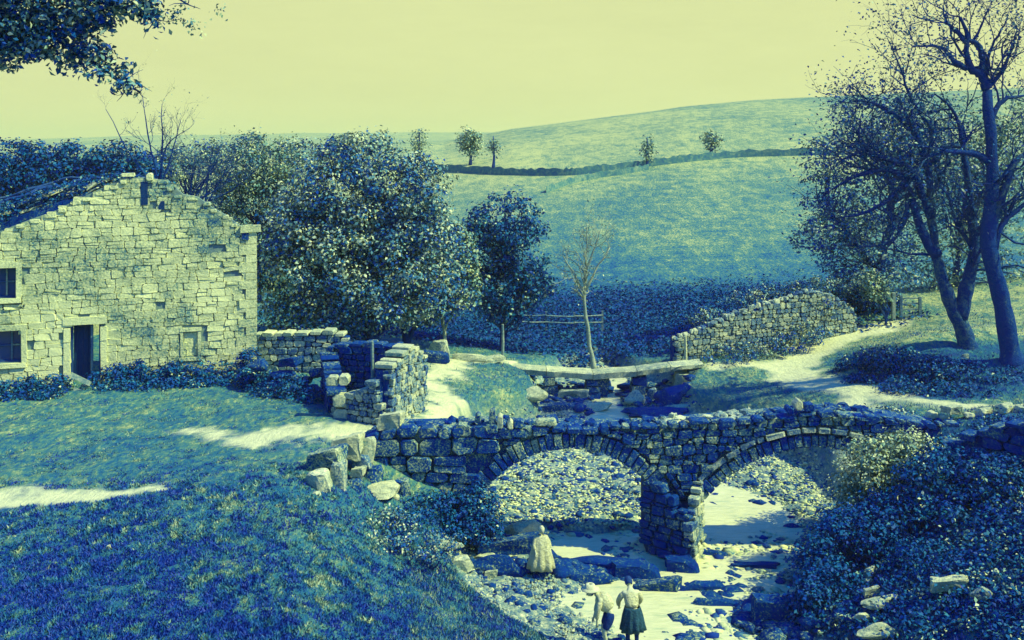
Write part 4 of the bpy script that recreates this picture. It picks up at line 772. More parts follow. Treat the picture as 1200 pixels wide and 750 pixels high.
Y = 47; b0 = base(589, Y); tree('ash_tree', 'dark round-headed tree standing alone left of the bare sapling', b0,
 [pb(592,262,Y,42,36), pb(570,300,Y,34,42), pb(612,300,Y,36,42), pb(590,335,Y,52,34), pb(625,330,Y,24,28), pb(560,340,Y,22,26), pb(590,365,Y,30,16)],
 [([b0, W(589, 400, Y), W(590, 350, Y), W(592, 290, Y)], .17, .05)], 360, 34, .3, .17, 'leaf_dark', seed=220, nbr=70, shell=.6, tb=.05)

def twig_tree(name, label, trunks, bark, seed, depth=3, kids=5, ln=1.6, group=None, leaf=None, leafn=0, ang=.6, upb=.25, rt=.02, lm='leaf_pale', lsz=.1, limbs=True, spr=.35):
    """bare tree: trunk and limbs as given, then real forking twigs grown from them"""
    rr = np.random.default_rng(seed); b0 = trunks[0][0][0]; t = thing(name, [float(x) for x in b0], label, 'tree', group); mb = MB(); tips = []
    def grow(p, d, l, r, dep):
        n = 4; P = [p]; dd = d.copy()
        for i in range(n): dd = dd + rr.normal(0, .22, 3) + np.array([0, 0, upb * .3]); dd /= np.linalg.norm(dd); P.append(P[-1] + dd * l / n)
        mb.add(*tube(P, np.linspace(r, r * .5, n + 1), 4 if dep < depth else 3, False)); tips.extend(P[2:])
        if dep < depth:
            for k in range(rr.integers(2, 4) + (1 if dep == 0 else 0)):
                i = rr.integers(1, n + 1); nd = dd + rr.normal(0, ang, 3); nd[2] += upb; nd /= np.linalg.norm(nd); grow(P[i], nd, l * rr.uniform(.5, .75), r * .55, dep + 1)
    for j, (tr, r0, r1, k_) in enumerate(trunks):
        P = smooth_path(np.array(tr, float), 4); P[1:-1] += rr.normal(0, .015, P[1:-1].shape); m2 = MB(); rad = np.linspace(r0, r1, len(P)); 
        if j == 0: rad[0] *= 1.5; rad[1] *= 1.2
        rad = rad * (1.35 if j else 1) * rr.uniform(.88, 1.15, len(P)); m2.add(*tube(P, rad, 10)); m2.build('trunk' if j == 0 else 'limb', M[bark], t, True)
        for i in range(k_):
            q = rr.uniform(.3, 1) if j else rr.uniform(.5, 1); q = q if i < k_ - 1 else 1.0; ii = int(q * (len(P) - 1)); tg = P[min(ii + 1, len(P) - 1)] - P[max(ii - 1, 0)]; tg /= np.linalg.norm(tg) + 1e-9
            nd = tg * .6 + rr.normal(0, ang, 3); nd[2] += upb; nd /= np.linalg.norm(nd); grow(P[ii], nd, ln * rr.uniform(.6, 1.2), min(rad[ii] * .5, rt * 2.2), 0)
    if mb.n: mb.build('twigs', M[bark], t)
    if leafn and tips:
        T = np.array(tips); C = T[rr.integers(0, len(T), leafn)] + rr.normal(0, spr, (leafn, 3)); leaves('crown', C, lsz, M[lm], t, seed + 5)
    return t
Y = 46; b0 = base(697, Y); twig_tree('sapling', 'slender nearly bare pale-stemmed sapling alone in the dark hollow', [([b0, W(690,395,Y), W(685,350,Y), W(687,310,Y), W(688,262,Y)], .12, .02, 26), ([W(686,345,Y), W(672,320,Y), W(660,300,Y)], .05, .015, 6), ([W(686,340,Y), W(702,310,Y), W(715,290,Y)], .05, .015, 6), ([W(687,318,Y), W(697,290,Y), W(704,268,Y)], .04, .012, 5)], 'pale_bark', 230, depth=2, ln=1.0, leafn=350, rt=.02, lsz=.09, spr=.12, lm='leaf_pale')

# trees behind the house
Y = 50
for i, (lab, bl, bxs, nc) in enumerate([
 ('dark leafy tree at the left edge behind the broken gable', [pb(-10,205,Y,40,42), pb(25,200,Y,36,34), pb(10,240,Y,50,30)], -5, 300),
 ('dark leafy tree second from the left behind the broken gable', [pb(75,200,Y,44,34), pb(60,225,Y,40,30), pb(100,215,Y,30,30)], 70, 280),
 ('dark leafy tree directly behind the gable peak', [pb(140,200,Y,44,32), pb(120,220,Y,36,28), pb(165,215,Y,30,24)], 135, 260)]):
    b0 = base(bxs, Y); tree('leafy_tree', lab, b0, bl, [([b0, b0 + [0, 0, 3], W(bxs + 5, 225, Y)], .25, .1)], nc, 34, .34, .18, 'leaf_dark', seed=240 + i, nbr=40, shell=.4, group='leafy trees behind the ruined house')
Y = 56; b0 = base(300, Y); tree('leafy_tree', 'grey-green rounded tree between the house corner and the big sycamore', b0, [pb(300,195,Y,52,38), pb(330,215,Y,40,50), pb(270,225,Y,34,34), pb(295,250,Y,50,40), pb(330,285,Y,34,40)], [([b0, b0 + [0, 0, 3], W(310, 200, Y)], .28, .08)], 420, 36, .34, .17, 'leaf_pale', seed=250, nbr=90, shell=.35, group='leafy trees behind the ruined house')
Y = 60; b0 = base(225, Y); tree('leafy_tree', 'low hazy scrub tree in the gap right of the gable peak', b0, [pb(215,190,Y,30,22), pb(245,185,Y,24,16), pb(225,215,Y,36,18), pb(265,190,Y,20,14)], [([b0, b0 + [0, 0, 3], W(225, 200, Y)], .2, .06)], 90, 26, .3, .13, 'leaf_pale', seed=255, nbr=60, shell=.3, group='leafy trees behind the ruined house')
# bare whips rising behind the gable peak, and leaning bare saplings right of it
Y = 44; b0 = base(188, Y)
twig_tree('bare_sapling', 'tall thin bare stems fanning up behind the gable peak', [([b0, W(185,215,Y), W(175,170,Y), W(167,112,Y)], .07, .012, 6), ([W(187,225,Y), W(190,180,Y), W(190,122,Y)], .045, .01, 5), ([W(184,220,Y), W(155,185,Y), W(124,128,Y)], .04, .008, 5), ([W(188,220,Y), W(200,185,Y), W(212,140,Y)], .04, .008, 5), ([W(186,210,Y), W(196,170,Y), W(222,150,Y)], .035, .008, 6)], 'bark', 260, depth=2, ln=1.0, rt=.012, group='bare saplings behind the gable', leafn=260, lsz=.08, spr=.1)
for i, (x0, lab) in enumerate([(222, 'bare whippy sapling leaning right, nearest the gable peak'), (240, 'bare whippy sapling leaning right, farther from the gable peak')]):
    Y = 43 + i; b0 = base(x0, Y); twig_tree('bare_sapling', lab, [([b0, W(x0, 245, Y), W(x0 + 14, 215, Y), W(x0 + 45, 182, Y)], .06, .01, 9), ([W(x0 + 2, 240, Y), W(x0 + 22, 205, Y), W(x0 + 34, 185, Y)], .035, .008, 7), ([W(x0, 245, Y), W(x0 + 4, 205, Y), W(x0 + 8, 180, Y)], .035, .008, 6), ([W(x0 + 1, 238, Y), W(x0 + 32, 222, Y), W(x0 + 60, 200, Y)], .035, .008, 7)], 'bark', 262 + i, depth=2, ln=1.0, rt=.012, group='bare saplings behind the gable', leafn=200, lsz=.08, spr=.1)

# right-hand trees
Y = 35.6; b0 = W(1187, 424, Y); b0[2] -= .15
Tr = [([b0, W(1181,395,Y), W(1172,345,Y), W(1158,285,Y), W(1163,200,Y), W(1157,105,Y)], .40, .17, 4),
 ([W(1157,105,Y), W(1150,88,Y), W(1138,80,Y), W(1133,60,Y), W(1133,38,Y), W(1125,20,Y)], .13, .04, 5), ([W(1133,80,Y), W(1118,72,Y), W(1107,58,Y), W(1090,53,Y), W(1070,55,Y)], .08, .02, 6), ([W(1133,52,Y), W(1122,38,Y), W(1108,22,Y), W(1105,6,Y)], .06, .02, 5),
 ([W(1150,90,Y), W(1151,65,Y), W(1143,50,Y), W(1132,46,Y)], .10, .05, 2), ([W(1157,103,Y), W(1170,90,Y), W(1184,62,Y), W(1192,36,Y)], .07, .02, 6), ([W(1155,90,Y), W(1160,60,Y), W(1172,38,Y), W(1180,22,Y)], .05, .015, 5), ([W(1140,48,Y), W(1150,30,Y), W(1158,10,Y)], .04, .015, 4),
 ([W(1160,270,Y), W(1172,235,Y), W(1190,190,Y), W(1215,175,Y)], .16, .05, 7), ([W(1160,190,Y), W(1140,180,Y), W(1110,178,Y), W(1085,185,Y)], .12, .03, 7), ([W(1160,140,Y), W(1175,118,Y), W(1200,112,Y)], .09, .03, 6), ([W(1162,300,Y), W(1175,262,Y), W(1205,235,Y)], .12, .04, 7)]
twig_tree('bare_oak', 'tallest nearly bare tree at the right edge with a thick leaning trunk and forked top', Tr, 'bark', 300, depth=2, ln=1.5, rt=.025, group='twisted trees on the mound at right', leafn=3200, lsz=.11, spr=.25, lm='leaf_dark', upb=.15)
Y = 37.3; b0 = W(1137, 413, Y); b0[2] -= .15
Tr = [([b0, W(1128,385,Y), W(1112,350,Y), W(1100,310,Y), W(1092,260,Y), W(1090,200,Y), W(1092,140,Y)], .33, .06, 6),
 ([W(1124,375,Y), W(1132,340,Y), W(1142,295,Y), W(1138,250,Y), W(1132,200,Y), W(1128,150,Y)], .22, .06, 8), ([W(1098,300,Y), W(1080,270,Y), W(1062,215,Y), W(1040,200,Y), W(1005,205,Y), W(975,222,Y)], .15, .03, 12),
 ([W(1092,255,Y), W(1070,205,Y), W(1045,188,Y), W(1010,180,Y), W(985,188,Y)], .13, .03, 10), ([W(1090,210,Y), W(1075,160,Y), W(1050,135,Y), W(1020,120,Y), W(1000,118,Y)], .11, .02, 10), ([W(1091,190,Y), W(1110,172,Y), W(1128,172,Y)], .10, .05, 4),
 ([W(1064,225,Y), W(1060,260,Y), W(1040,285,Y), W(1010,290,Y)], .08, .02, 8), ([W(1062,215,Y), W(1040,235,Y), W(1012,250,Y), W(985,255,Y)], .08, .02, 8), ([W(1128,170,Y), W(1120,135,Y), W(1095,110,Y)], .07, .02, 8), ([W(1091,150,Y), W(1070,120,Y), W(1055,80,Y), W(1040,45,Y)], .06, .01, 9), ([W(1040,200,Y), W(1010,165,Y), W(1008,140,Y)], .06, .015, 8), ([W(1140,290,Y), W(1120,260,Y), W(1112,225,Y)], .08, .03, 6)]
twig_tree('twisted_tree', 'two-stemmed twisted tree with wide curving limbs left of the tallest bare tree', Tr, 'bark', 310, depth=2, ln=1.6, rt=.025, group='twisted trees on the mound at right', leafn=7000, lsz=.12, spr=.3, lm='leaf_dark', upb=.1)
Y = 49; b0 = base(1030, Y); tree('leafy_tree', 'broad leafy tree behind the twisted trunks where the track disappears', b0, [pb(1000,180,Y,50,40), pb(1050,150,Y,50,40), pb(985,260,Y,50,42), pb(1050,230,Y,60,50), pb(1010,310,Y,46,34), pb(960,285,Y,32,26), pb(1100,190,Y,50,60), pb(965,200,Y,24,22), pb(1035,330,Y,34,30)], [([b0, W(1030,320,Y), W(1045,240,Y), W(1040,170,Y)], .3, .08), ([W(1030,320,Y), W(990,270,Y), W(960,240,Y)], .12, .04)], 560, 30, .34, .16, 'leaf', seed=320, nbr=220, shell=.3, group='leafy trees behind the twisted trees')
Y = 53; b0 = base(1120, Y); tree('leafy_tree', 'paler leafy tree behind and between the two dark trunks', b0, [pb(1110,300,Y,60,50), pb(1140,220,Y,60,60), pb(1180,300,Y,40,50), pb(1190,200,Y,46,60), pb(1080,340,Y,40,28), pb(1210,140,Y,40,36), pb(1130,160,Y,60,40)], [([b0, W(1120,320,Y), W(1135,230,Y)], .25, .08)], 430, 30, .38, .16, 'leaf_pale', seed=330, nbr=120, shell=.25, group='leafy trees behind the twisted trees')
Y = 49.5; b0 = base(1012, Y); tree('dark_bush', 'very dark rounded bush at the far end of the track', b0, [pb(1008,352,Y,30,26), pb(1030,362,Y,24,18), pb(985,345,Y,18,16)], [([b0, b0 + [.1, 0, .8]], .08, .04)], 170, 40, .25, .15, 'leaf_dark', seed=340, nbr=20, shell=.5, cat='bush', crown_name='foliage')
Y = 46.9; b0 = base(1038, Y); tree('pale_bush', 'pale twiggy bush beside the gate at the far end of the track', b0, [pb(1030,340,Y,18,14), pb(1018,328,Y,18,10)], [([b0, b0 + [.05, 0, 1.2]], .05, .02)], 60, 26, .2, .13, 'leaf_pale', seed=345, nbr=20, shell=.5, cat='bush', crown_name='foliage')
# gate
Y = 47.6; gt = thing('field_gate', W(1046, 378, Y).tolist(), 'old timber gate with rails at the far end of the track', 'gate')
for px, y0, y1, w_, mt in ((1047,343,378,.16,'pale_bark'), (1056,346,376,.12,'wood'), (1078,348,376,.12,'wood')):
    a, b = W(px, y0, Y), W(px, y1 + 4, Y); mb = MB(); mb.add(*box((a + b) / 2, (w_, w_, a[2] - b[2]), 0, .01)); mb.build('post', M[mt], gt)
for y0 in (349, 355, 362, 369): a, b = W(1057, y0, Y + .02), W(1078, y0 + 1, Y + .02); mb = MB(); mb.add(*box((a + b) / 2, (b[0] - a[0], .05, .08), 0, .006)); mb.build('rail', M['wood'], gt)

# trees on the far hill
for px, py, h_, w_, lab, n_ in [(551,194,42,16,'round leafy tree leftmost on the hillside field wall',70),(578,198,40,7,'thin nearly bare tree beside the round one on the hillside',10),(758,196,36,8,'thin upright tree in the middle of the hillside field wall',16),(833,184,28,9,'small round-headed tree on the right part of the hillside',26),(491,190,36,12,'faint hazy tree just above the big sycamore crown',24)]:
    g = ground(px, py, y0=60); Y = g[1]; s = Y / F; H_ = h_ * s
    tree('hillside_tree', lab, g, [(g[0], g[1], g[2] + H_ * .62, w_ * s * .8, w_ * s * .7, H_ * .38)] , [([g - [0, 0, .2], g + [.1, 0, H_ * .4], g + [0, 0, H_ * .95]], .2, .05)], n_, 22, .5, .28, 'leaf_pale', seed=400 + px, nbr=26, group='lone trees on the hillside', shell=.2, br=.08)
# line of far trees at left horizon
FT = ['distant tree just right of the gable peak', 'distant tree over the scrub right of the gable', 'distant tree above the left shoulder of the sycamore', 'distant tree behind the top of the sycamore', 'distant tree over the rounded grey-green tree']
for i, (px, py, r_) in enumerate([(200,190,18),(250,182,16),(350,185,22),(390,180,18),(290,180,18)]):
    Y = 120 + 6 * i; g = base(px, Y); tree('hillside_tree', FT[i], g, [pb(px, py, Y, r_ * 1.4, r_)], [([g, g + [0, 0, 3], W(px, py, Y)], .3, .1)], 60, 24, .7, .4, 'leaf', seed=460 + i, nbr=16, group='distant trees over the roofline', shell=.2)

# overhanging branch, top left: a near tree outside the frame on the left
Y = 15; b0 = np.array([-10.6, Y, gz(-10.6, Y) - .1]); hang = thing('overhanging_tree', b0.tolist(), 'near tree whose leafy branch hangs into the sky at the top left', 'tree')
TP = smooth_path([b0, b0 + [.1, 0, 4], b0 + [.5, 0, 8], b0 + [1.2, 0, 11.5]], 5); mb = MB(); mb.add(*tube(TP, np.linspace(.36, .2, len(TP)), 10)); mb.build('trunk', M['bark'], hang, True)
limbs = [[TP[-5], W(-60, 20, Y), W(20, 20, Y), W(90, 60, Y), W(140, 95, Y), W(165, 108, Y)], [TP[-3], W(-40, -30, Y), W(60, -10, Y), W(130, 5, Y), W(180, 25, Y)], [TP[-8], W(-70, 60, Y), W(-10, 50, Y), W(30, 55, Y)], [TP[-2], W(0, -60, Y), W(120, -50, Y), W(220, 5, Y)]]
for P in limbs: P = smooth_path(P, 5); mb = MB(); mb.add(*tube(P, np.linspace(.09, .012, len(P)), 6)); mb.build('limb', M['bark'], hang, True)
bl = [pb(10,20,Y,60,36), pb(60,35,Y,40,28), pb(30,55,Y,40,16), pb(-20,50,Y,50,30), pb(100,20,Y,34,22), pb(105,62,Y,22,12), pb(128,84,Y,22,12), pb(150,102,Y,17,9), pb(172,20,Y,16,20), pb(140,5,Y,40,12), pb(78,70,Y,16,12), pb(5,80,Y,8,5), pb(-6,135,Y,6,6), pb(20,-30,Y,90,40), pb(140,-30,Y,60,20)]
Cc, pts, tn = blob_points(bl, 800, 16, .10, 501, .1); leaves('crown', pts, .10, M['leaf'], hang, 502, .1, tone=np.clip(tn + .05, 0, 1), aspect=.5)
bl = [pb(215,18,Y,20,12), pb(228,30,Y,12,10), pb(255,15,Y,8,10)]; Cc, pts, tn = blob_points(bl, 26, 5, .05, 503, .1); leaves('leaf_sprays', pts, .06, M['leaf_pale'], hang, 504, .1, tone=tn)
mb = MB(); rr = np.random.default_rng(505)
for P in limbs:
    P = smooth_path(P, 5)
    for k in range(22): p = P[rr.integers(5, len(P))]; branch_out(mb, p, p + np.array([rr.normal(0, .18), rr.normal(0, .2), rr.normal(-.02, .12)]), .012, .003, rr, 4, 0, 3)
mb.build('twigs', M['bark'], hang)

# ------------------------------------------------------------------ bushes
def bush(label, blobs, nclump, per, leaf, mat, seed, spread_=.16, name='bush', group=None, stems=20, up=.4, shell=.5, cat='bush', tl=None):
    B = np.array(blobs); c = B[:, :3].mean(0); g = np.array([c[0], c[1], gz(c[0], c[1])]); rr = np.random.default_rng(seed); t = thing(name, g.tolist(), label, cat, group)
    Cc, pts, tn = blob_points(blobs, nclump, per, spread_, seed + 1, shell); mb = MB()
    for cc in Cc[rr.choice(len(Cc), min(stems, len(Cc)), replace=False)]: q = np.array([cc[0] * .6 + g[0] * .4, cc[1], 0]); q[2] = gz(q[0], q[1]) - .05; branch_out(mb, q, cc, .025, .006, rr, 4, .05, 4)
    mb.build('stems', M['bark' if mat != 'leaf_pale' else 'pale_bark'], t); leaves('foliage', pts, leaf, M[mat], t, seed + 3, up, tone=tn if tl is None else np.clip(tn * tl[0] + tl[1], 0, 1)); return t
Y = 25.8
bush('bright-leaved bush with pale twigs hiding the right end of the arched bridge', [pb(1012,548,Y,32,28), pb(1040,534,Y,34,22), pb(1000,582,Y,26,20), pb(1040,562,Y,34,22), pb(1020,584,Y,38,20), pb(1065,520,Y,26,14)], 300, 34, .085, 'leaf_pale', 600, spread_=.2, shell=.25, stems=110, tl=(.8, .3))
bush('dark lower bush filling the bank below the bright-leaved one', [pb(985,618,24.6,34,22), pb(1015,625,24,44,24), pb(960,655,23.6,26,26), pb(1045,600,24.6,40,22), pb(968,690,22.8,30,30), pb(950,700,22.6,22,26)], 430, 34, .09, 'leaf_dark', 610, tl=(.82, 0))
bush('grey-green bush growing over the end of the bridge parapet', [pb(1020,500,28.4,26,18), pb(1050,505,28,34,20), pb(1075,515,27.6,26,16), pb(1000,512,28,22,16), pb(1035,488,29,18,10)], 240, 30, .09, 'leaf', 620, tl=(1, .12))
bush('dark bush under the overgrown right-hand wall with light flecked leaves', [pb(1110,560,24.6,54,28), pb(1170,570,23.8,50,34), pb(1130,610,23.4,60,30), pb(1190,630,22.5,50,34), pb(1080,585,24.6,34,24), pb(1090,530,25.8,30,12)], 520, 34, .09, 'leaf_dark', 630)
bush('low dark bramble mass at the bottom right corner', [pb(1120,672,21.8,50,20), pb(1170,668,21.2,44,20), pb(1100,735,20,40,16), pb(1160,742,19.8,40,16), pb(1195,725,19.6,36,24), pb(1075,652,22.6,34,18)], 300, 30, .08, 'leaf_dark', 640, tl=(.9, 0))
bush('dark ivy and bramble climbing the left abutment under the arch springing', [pb(440,600,25.9,26,9), pb(415,604,25.2,20,7), pb(465,590,26.4,20,9), pb(500,588,26.4,30,10), pb(540,598,26.5,30,14), pb(525,618,26.1,36,12), pb(560,605,26.6,18,20), pb(480,604,25.8,30,10)], 330, 30, .08, 'leaf_dark', 650, spread_=.12)
bush('dark ivy hanging on the pier side below the left arch springing', [pb(552,585,26.8,16,18), pb(574,600,26.8,14,22), pb(566,625,26.6,20,14)], 110, 30, .08, 'leaf_dark', 655, spread_=.1)
bush('low bramble on the grassy bank below the bridge end', [pb(455,610,24.6,40,14), pb(500,640,24.0,40,14), pb(440,640,23.6,36,12)], 160, 26, .07, 'leaf', 660, spread_=.1)
bush('dark shrub against the right corner of the house wall', [pb(292,430,34.6,16,20), pb(286,445,34.2,22,14), pb(305,448,33.8,20,12)], 120, 36, .1, 'leaf_dark', 670, spread_=.12)
for i, (x0, x1, lab) in enumerate([(-10, 78, 'dark nettles along the house wall left of the doorway'), (122, 205, 'dark nettles along the house wall just right of the doorway'), (205, 292, 'dark nettles along the house wall towards its right corner')]):
    bl = []
    
    for px in np.arange(x0, x1, 16):
        u = hu(px)
        for f_, z_, r_ in ((.5, .16 + .06 * (px > 120), .24 + .06 * (px > 120)), (1.25, .05, .17)): P = HO + HD * u + HN * f_; bl.append((P[0], P[1], gz(P[0], P[1]) + z_ * rng.uniform(.5, 1.5), .42, .45, r_ * rng.uniform(.6, 1.3)))
    bush(lab, bl, 36 * len(bl) // 3, 34, .10, 'leaf_dark', 680 + i, spread_=.13, name='nettle_patch', cat='nettles', group='nettles at the foot of the house wall')
bush('dark weeds growing through the rubble between house and enclosure', [pb(320,465,33,30,14), pb(350,480,32,30,14), pb(370,470,32,22,20), pb(300,470,33.4,24,12), pb(340,450,33,24,10)], 190, 34, .09, 'leaf_dark', 690)
bush('bracken and bramble at the foot of the long rubble wall by the track', [pb(850,415,43.4,40,9), pb(900,405,44.4,40,12), pb(940,390,45.2,34,12), pb(960,360,46.5,30,18), pb(930,350,46.8,30,12)], 230, 30, .11, 'leaf', 695)
bush('rough growth spilling over the top of the long rubble wall', [pb(830,372,45.6,26,9), pb(870,352,46.2,28,9), pb(910,344,46.8,28,9), pb(950,336,47.2,26,9), pb(985,336,47.6,22,10)], 200, 34, .11, 'leaf', 697)
# turf tufts overhanging the mound and dark bank
bush('dark hedge-like growth on the near face of the mound under the right-hand trees', [pb(990,438,39.5,14,7), pb(1000,428,39.5,16,9), pb(1020,448,36.8,26,8), pb(1022,424,38.4,24,14), pb(1050,426,37.2,34,18), pb(1100,436,36.0,40,17), pb(1150,440,35.4,44,11), pb(1080,455,35.0,50,9), pb(1190,446,34.8,30,10), pb(1140,460,34.2,50,8)], 900, 34, .10, 'leaf_dark', 700)

# ------------------------------------------------------------------ grass, one mass for each ground
def grass(name, label, X, Y, h, wd, seed, lushf, mat='blade'):
    rr = np.random.default_rng(seed); n = len(X); Z = TZ(X, Y) - .02; a = rr.uniform(0, 6.28, n); hh = h * rr.uniform(.5, 1.5, n); ww = wd * rr.uniform(.6, 1.4, n); lx, ly = rr.normal(0, .5, n) * hh, rr.normal(0, .5, n) * hh
    V = np.stack([np.stack([X - np.cos(a) * ww, Y - np.sin(a) * ww, Z], 1), np.stack([X + np.cos(a) * ww, Y + np.sin(a) * ww, Z], 1), np.stack([X + lx, Y + ly, Z + hh], 1)], 1)
    tn = np.clip(lushf + rr.normal(0, .12, n), 0, 1); return tag(mesh_obj(name, V.reshape(-1, 3), np.arange(n * 3).reshape(n, 3), M[mat], tone=np.repeat(tn, 3)), label, 'grass', kind='stuff')
def samp(n, x0p, x1p, y0, y1, seed):
    rr = np.random.default_rng(seed); Y = 1 / rr.uniform(1 / y1, 1 / y0, n); X = (rr.uniform(x0p, x1p, n) - 600) * Y / F; return X, Y
def pmask(X, Y):
    d = np.full(X.shape, 1e9)
    for p in paths: d = np.minimum(d, seg_dist(X, Y, p))
    return 1 - sst(-.15, .4, d + vn(X, Y, 1.4, 11) * .9 + vn(X, Y, 4, 12) * .35)
rr = np.random.default_rng(9)
X, Yg = samp(330000, -80, 720, 14, 34, 71); k = (river_m(X, Yg) < .3) & (pmask(X, Yg) < rr.random(len(X)) * .6) & ~((np.abs(Yg - BY - .5) < .7) & (X > -4)) ; X, Yg = X[k], Yg[k]
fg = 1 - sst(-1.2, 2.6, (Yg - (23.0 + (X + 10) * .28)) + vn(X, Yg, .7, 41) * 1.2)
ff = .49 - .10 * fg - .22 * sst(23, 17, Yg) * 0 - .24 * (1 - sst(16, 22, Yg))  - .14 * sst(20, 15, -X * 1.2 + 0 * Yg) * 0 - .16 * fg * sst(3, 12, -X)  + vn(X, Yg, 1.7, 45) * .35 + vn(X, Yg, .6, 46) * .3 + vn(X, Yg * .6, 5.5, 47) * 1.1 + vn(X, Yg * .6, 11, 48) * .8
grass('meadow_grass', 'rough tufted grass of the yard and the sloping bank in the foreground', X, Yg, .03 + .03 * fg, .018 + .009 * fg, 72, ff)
X, Yg = samp(120000, 480, 1280, 17, 60, 73); k = (river_m(X, Yg) < .3) & (pmask(X, Yg) < rr.random(len(X)) * .6) & ~((np.abs(Yg - BY - .5) < .8) & (X < 11)); X, Yg = X[k], Yg[k]
dk = sst(13.4, 14.2, X) * (1 - sst(36.5, 38.5, Yg)) * sst(32.6, 33.6, Yg) + sst(47, 52, Yg) * (1 - sst(8, 14, X)) + (1 - sst(28.5, 31, Yg)) * sst(6, 7, X)  # darker blades; on the mound they stand in for its shaded face
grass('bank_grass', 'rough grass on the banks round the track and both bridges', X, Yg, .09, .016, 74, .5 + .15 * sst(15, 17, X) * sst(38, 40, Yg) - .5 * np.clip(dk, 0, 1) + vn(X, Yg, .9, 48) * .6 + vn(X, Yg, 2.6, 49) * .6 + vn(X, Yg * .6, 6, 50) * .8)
rr = np.random.default_rng(79); X = rr.uniform(-14, 20, 80000); Yg = rr.uniform(46, 68, 80000); k = (brk(X, Yg) > rr.random(len(X))); X, Yg = X[k], Yg[k]
o = leaves('bracken', np.stack([X, Yg, TZ(X, Yg) + rr.gamma(2, .035, len(X))], 1), .17, M['leaf_dark'], None, 80, .5, tone=np.clip(rr.random(len(X)) * .7 + vn(X, Yg, .6, 57) * .3, 0, 1)); tag(o, 'dark bracken filling the hollow at the foot of the hill', 'bracken', kind='stuff')
# ivy and ground cover on the shaded right bank
rr = np.random.default_rng(77); X = rr.uniform(5.5, 14, 60000); Yg = rr.uniform(17, 29, 60000); k = (river_m(X, Yg) < .4) & (vn(X, Yg, .8, 55) > -.42); X, Yg = X[k], Yg[k]
o = leaves('ivy', np.stack([X, Yg, TZ(X, Yg) + rr.gamma(2, .06, len(X))], 1), .09, M['leaf_dark'], None, 78, .5, tone=np.clip(rr.random(len(X)) * .9 + vn(X, Yg, 2.2, 56) * .7, 0, 1)); tag(o, 'ivy and small-leaved ground cover over the dark right bank', 'ground cover', kind='stuff')

# ------------------------------------------------------------------ posts and old fence in the hollow
for px, y0, y1, Y, w_, mt, lab in [(589,380,417,43.6,.13,'wood','weathered timber post at the left end of the slab bridge'),(803,394,420,43.4,.14,'pale_stone','pale upright stone post at the right end of the slab bridge'),(436,400,442,30.4,.12,'wood','leaning timber post inside the small enclosure'),(1155+0,0,0,0,0,'','')][:3]:
    a, b = W(px, y0, Y), W(px, y1, Y); b[2] = min(b[2], gz(b[0], Y) + .1) - .2 if px != 436 else gz(b[0], Y) - .1; mb = MB(); mb.add(*tube([b, (a + b) / 2 + [.02, 0, 0], a], [w_ * .6, w_ * .52, w_ * .45], 6)); o = mb.build('post', M[mt]); tag(o, lab, 'post')
fn = thing('field_fence', W(600, 395, 55).tolist(), 'low broken timber fence across the dark hollow beyond the slab bridge', 'fence')
for px in (582, 607, 640, 673, 706): x = (px - 600) * 54 / F; z = gz(x, 54); mb = MB(); mb.add(*box((x, 54, z + .45), (.11, .11, 1.3), 0, .01)); mb.build('post', M['wood'], fn)
for a, b in ((582, 607), (607, 640), (640, 673), (673, 706)):
    for h_ in (.55, .9):
        p, q = [(x - 600) * 54 / F for x in (a, b)]; P = [(p, 53.93, gz(p, 54) + h_), ((p + q) / 2, 53.93, gz((p + q) / 2, 54) + h_ - .04), (q, 53.93, gz(q, 54) + h_ + rng.uniform(-.06, .06))]; mb = MB(); mb.add(*tube(P, .045, 5)); mb.build('rail', M['wood'], fn)
# leaning plank and stones by the doorway
for (x0, y0, x1, y1, w_, lab, mt) in [(76,452,84,470,.14,'short dark plank leaning outside the doorway','dark_wood'),(84,438,106,450,.16,'pale plank lying across the threshold of the doorway','wood'),(86,458,106,466,.3,'pale flat stone lying on the grass before the doorway','pale_stone'),(88,455,112,470,.12,'thin pale plank lying on the grass before the doorway','wood')]:
    Y0 = 33.2; a, b = W(x0, y0, Y0), W(x1, y1, Y0); a[1] -= .1; mb = MB(); V, Fc = box((0, 0, 0), (np.linalg.norm(b - a), w_, .05), 0, .008); d = (b - a) / np.linalg.norm(b - a); n2 = np.array([0, -.9, .4]); n2 -= (n2 @ d) * d; n2 /= np.linalg.norm(n2); s2 = np.cross(n2, d); V = V[:, :1] * d + V[:, 1:2] * s2 + V[:, 2:] * n2 + (a + b) / 2; mb.add(V, Fc); o = mb.build('plank' if 'plank' in lab else 'flat_stone', M[mt]); tag(o, lab, 'plank' if 'plank' in lab else 'stone')

# ------------------------------------------------------------------ the three children
def skin_body(name, nodes, edges, mat, parent, sub=2, rot=None):
    """nodes: {key: (x,y,z,radius)} in metres, local; first key is the root"""
    keys = list(nodes); idx_ = {k: i for i, k in enumerate(keys)}; me = bpy.data.meshes.new(name); me.from_pydata([nodes[k][:3] for k in keys], [(idx_[a], idx_[b]) for a, b in edges], []); me.update()
    o = link_mesh(name, me, None, parent); me.materials.append(mat); sk = o.modifiers.new('skin', 'SKIN'); sk.use_smooth_shade = True
    if not me.skin_vertices: me.attributes.new
    lay_ = me.skin_vertices[0].data if len(me.skin_vertices) else None
    for i, k in enumerate(keys):
        r = nodes[k][3]; r = r if isinstance(r, tuple) else (r, r); lay_[i].radius = r; lay_[i].use_root = (i == 0)
    s = o.modifiers.new('sub', 'SUBSURF'); s.levels = sub; s.render_levels = sub; return o
def ellipsoid(c, r, sub=3, squash=None):
    V = IV3 * 2 * np.array(r) if sub == 3 else IV * 2 * np.array(r); return V + np.array(c), IF3 if sub == 3 else IF
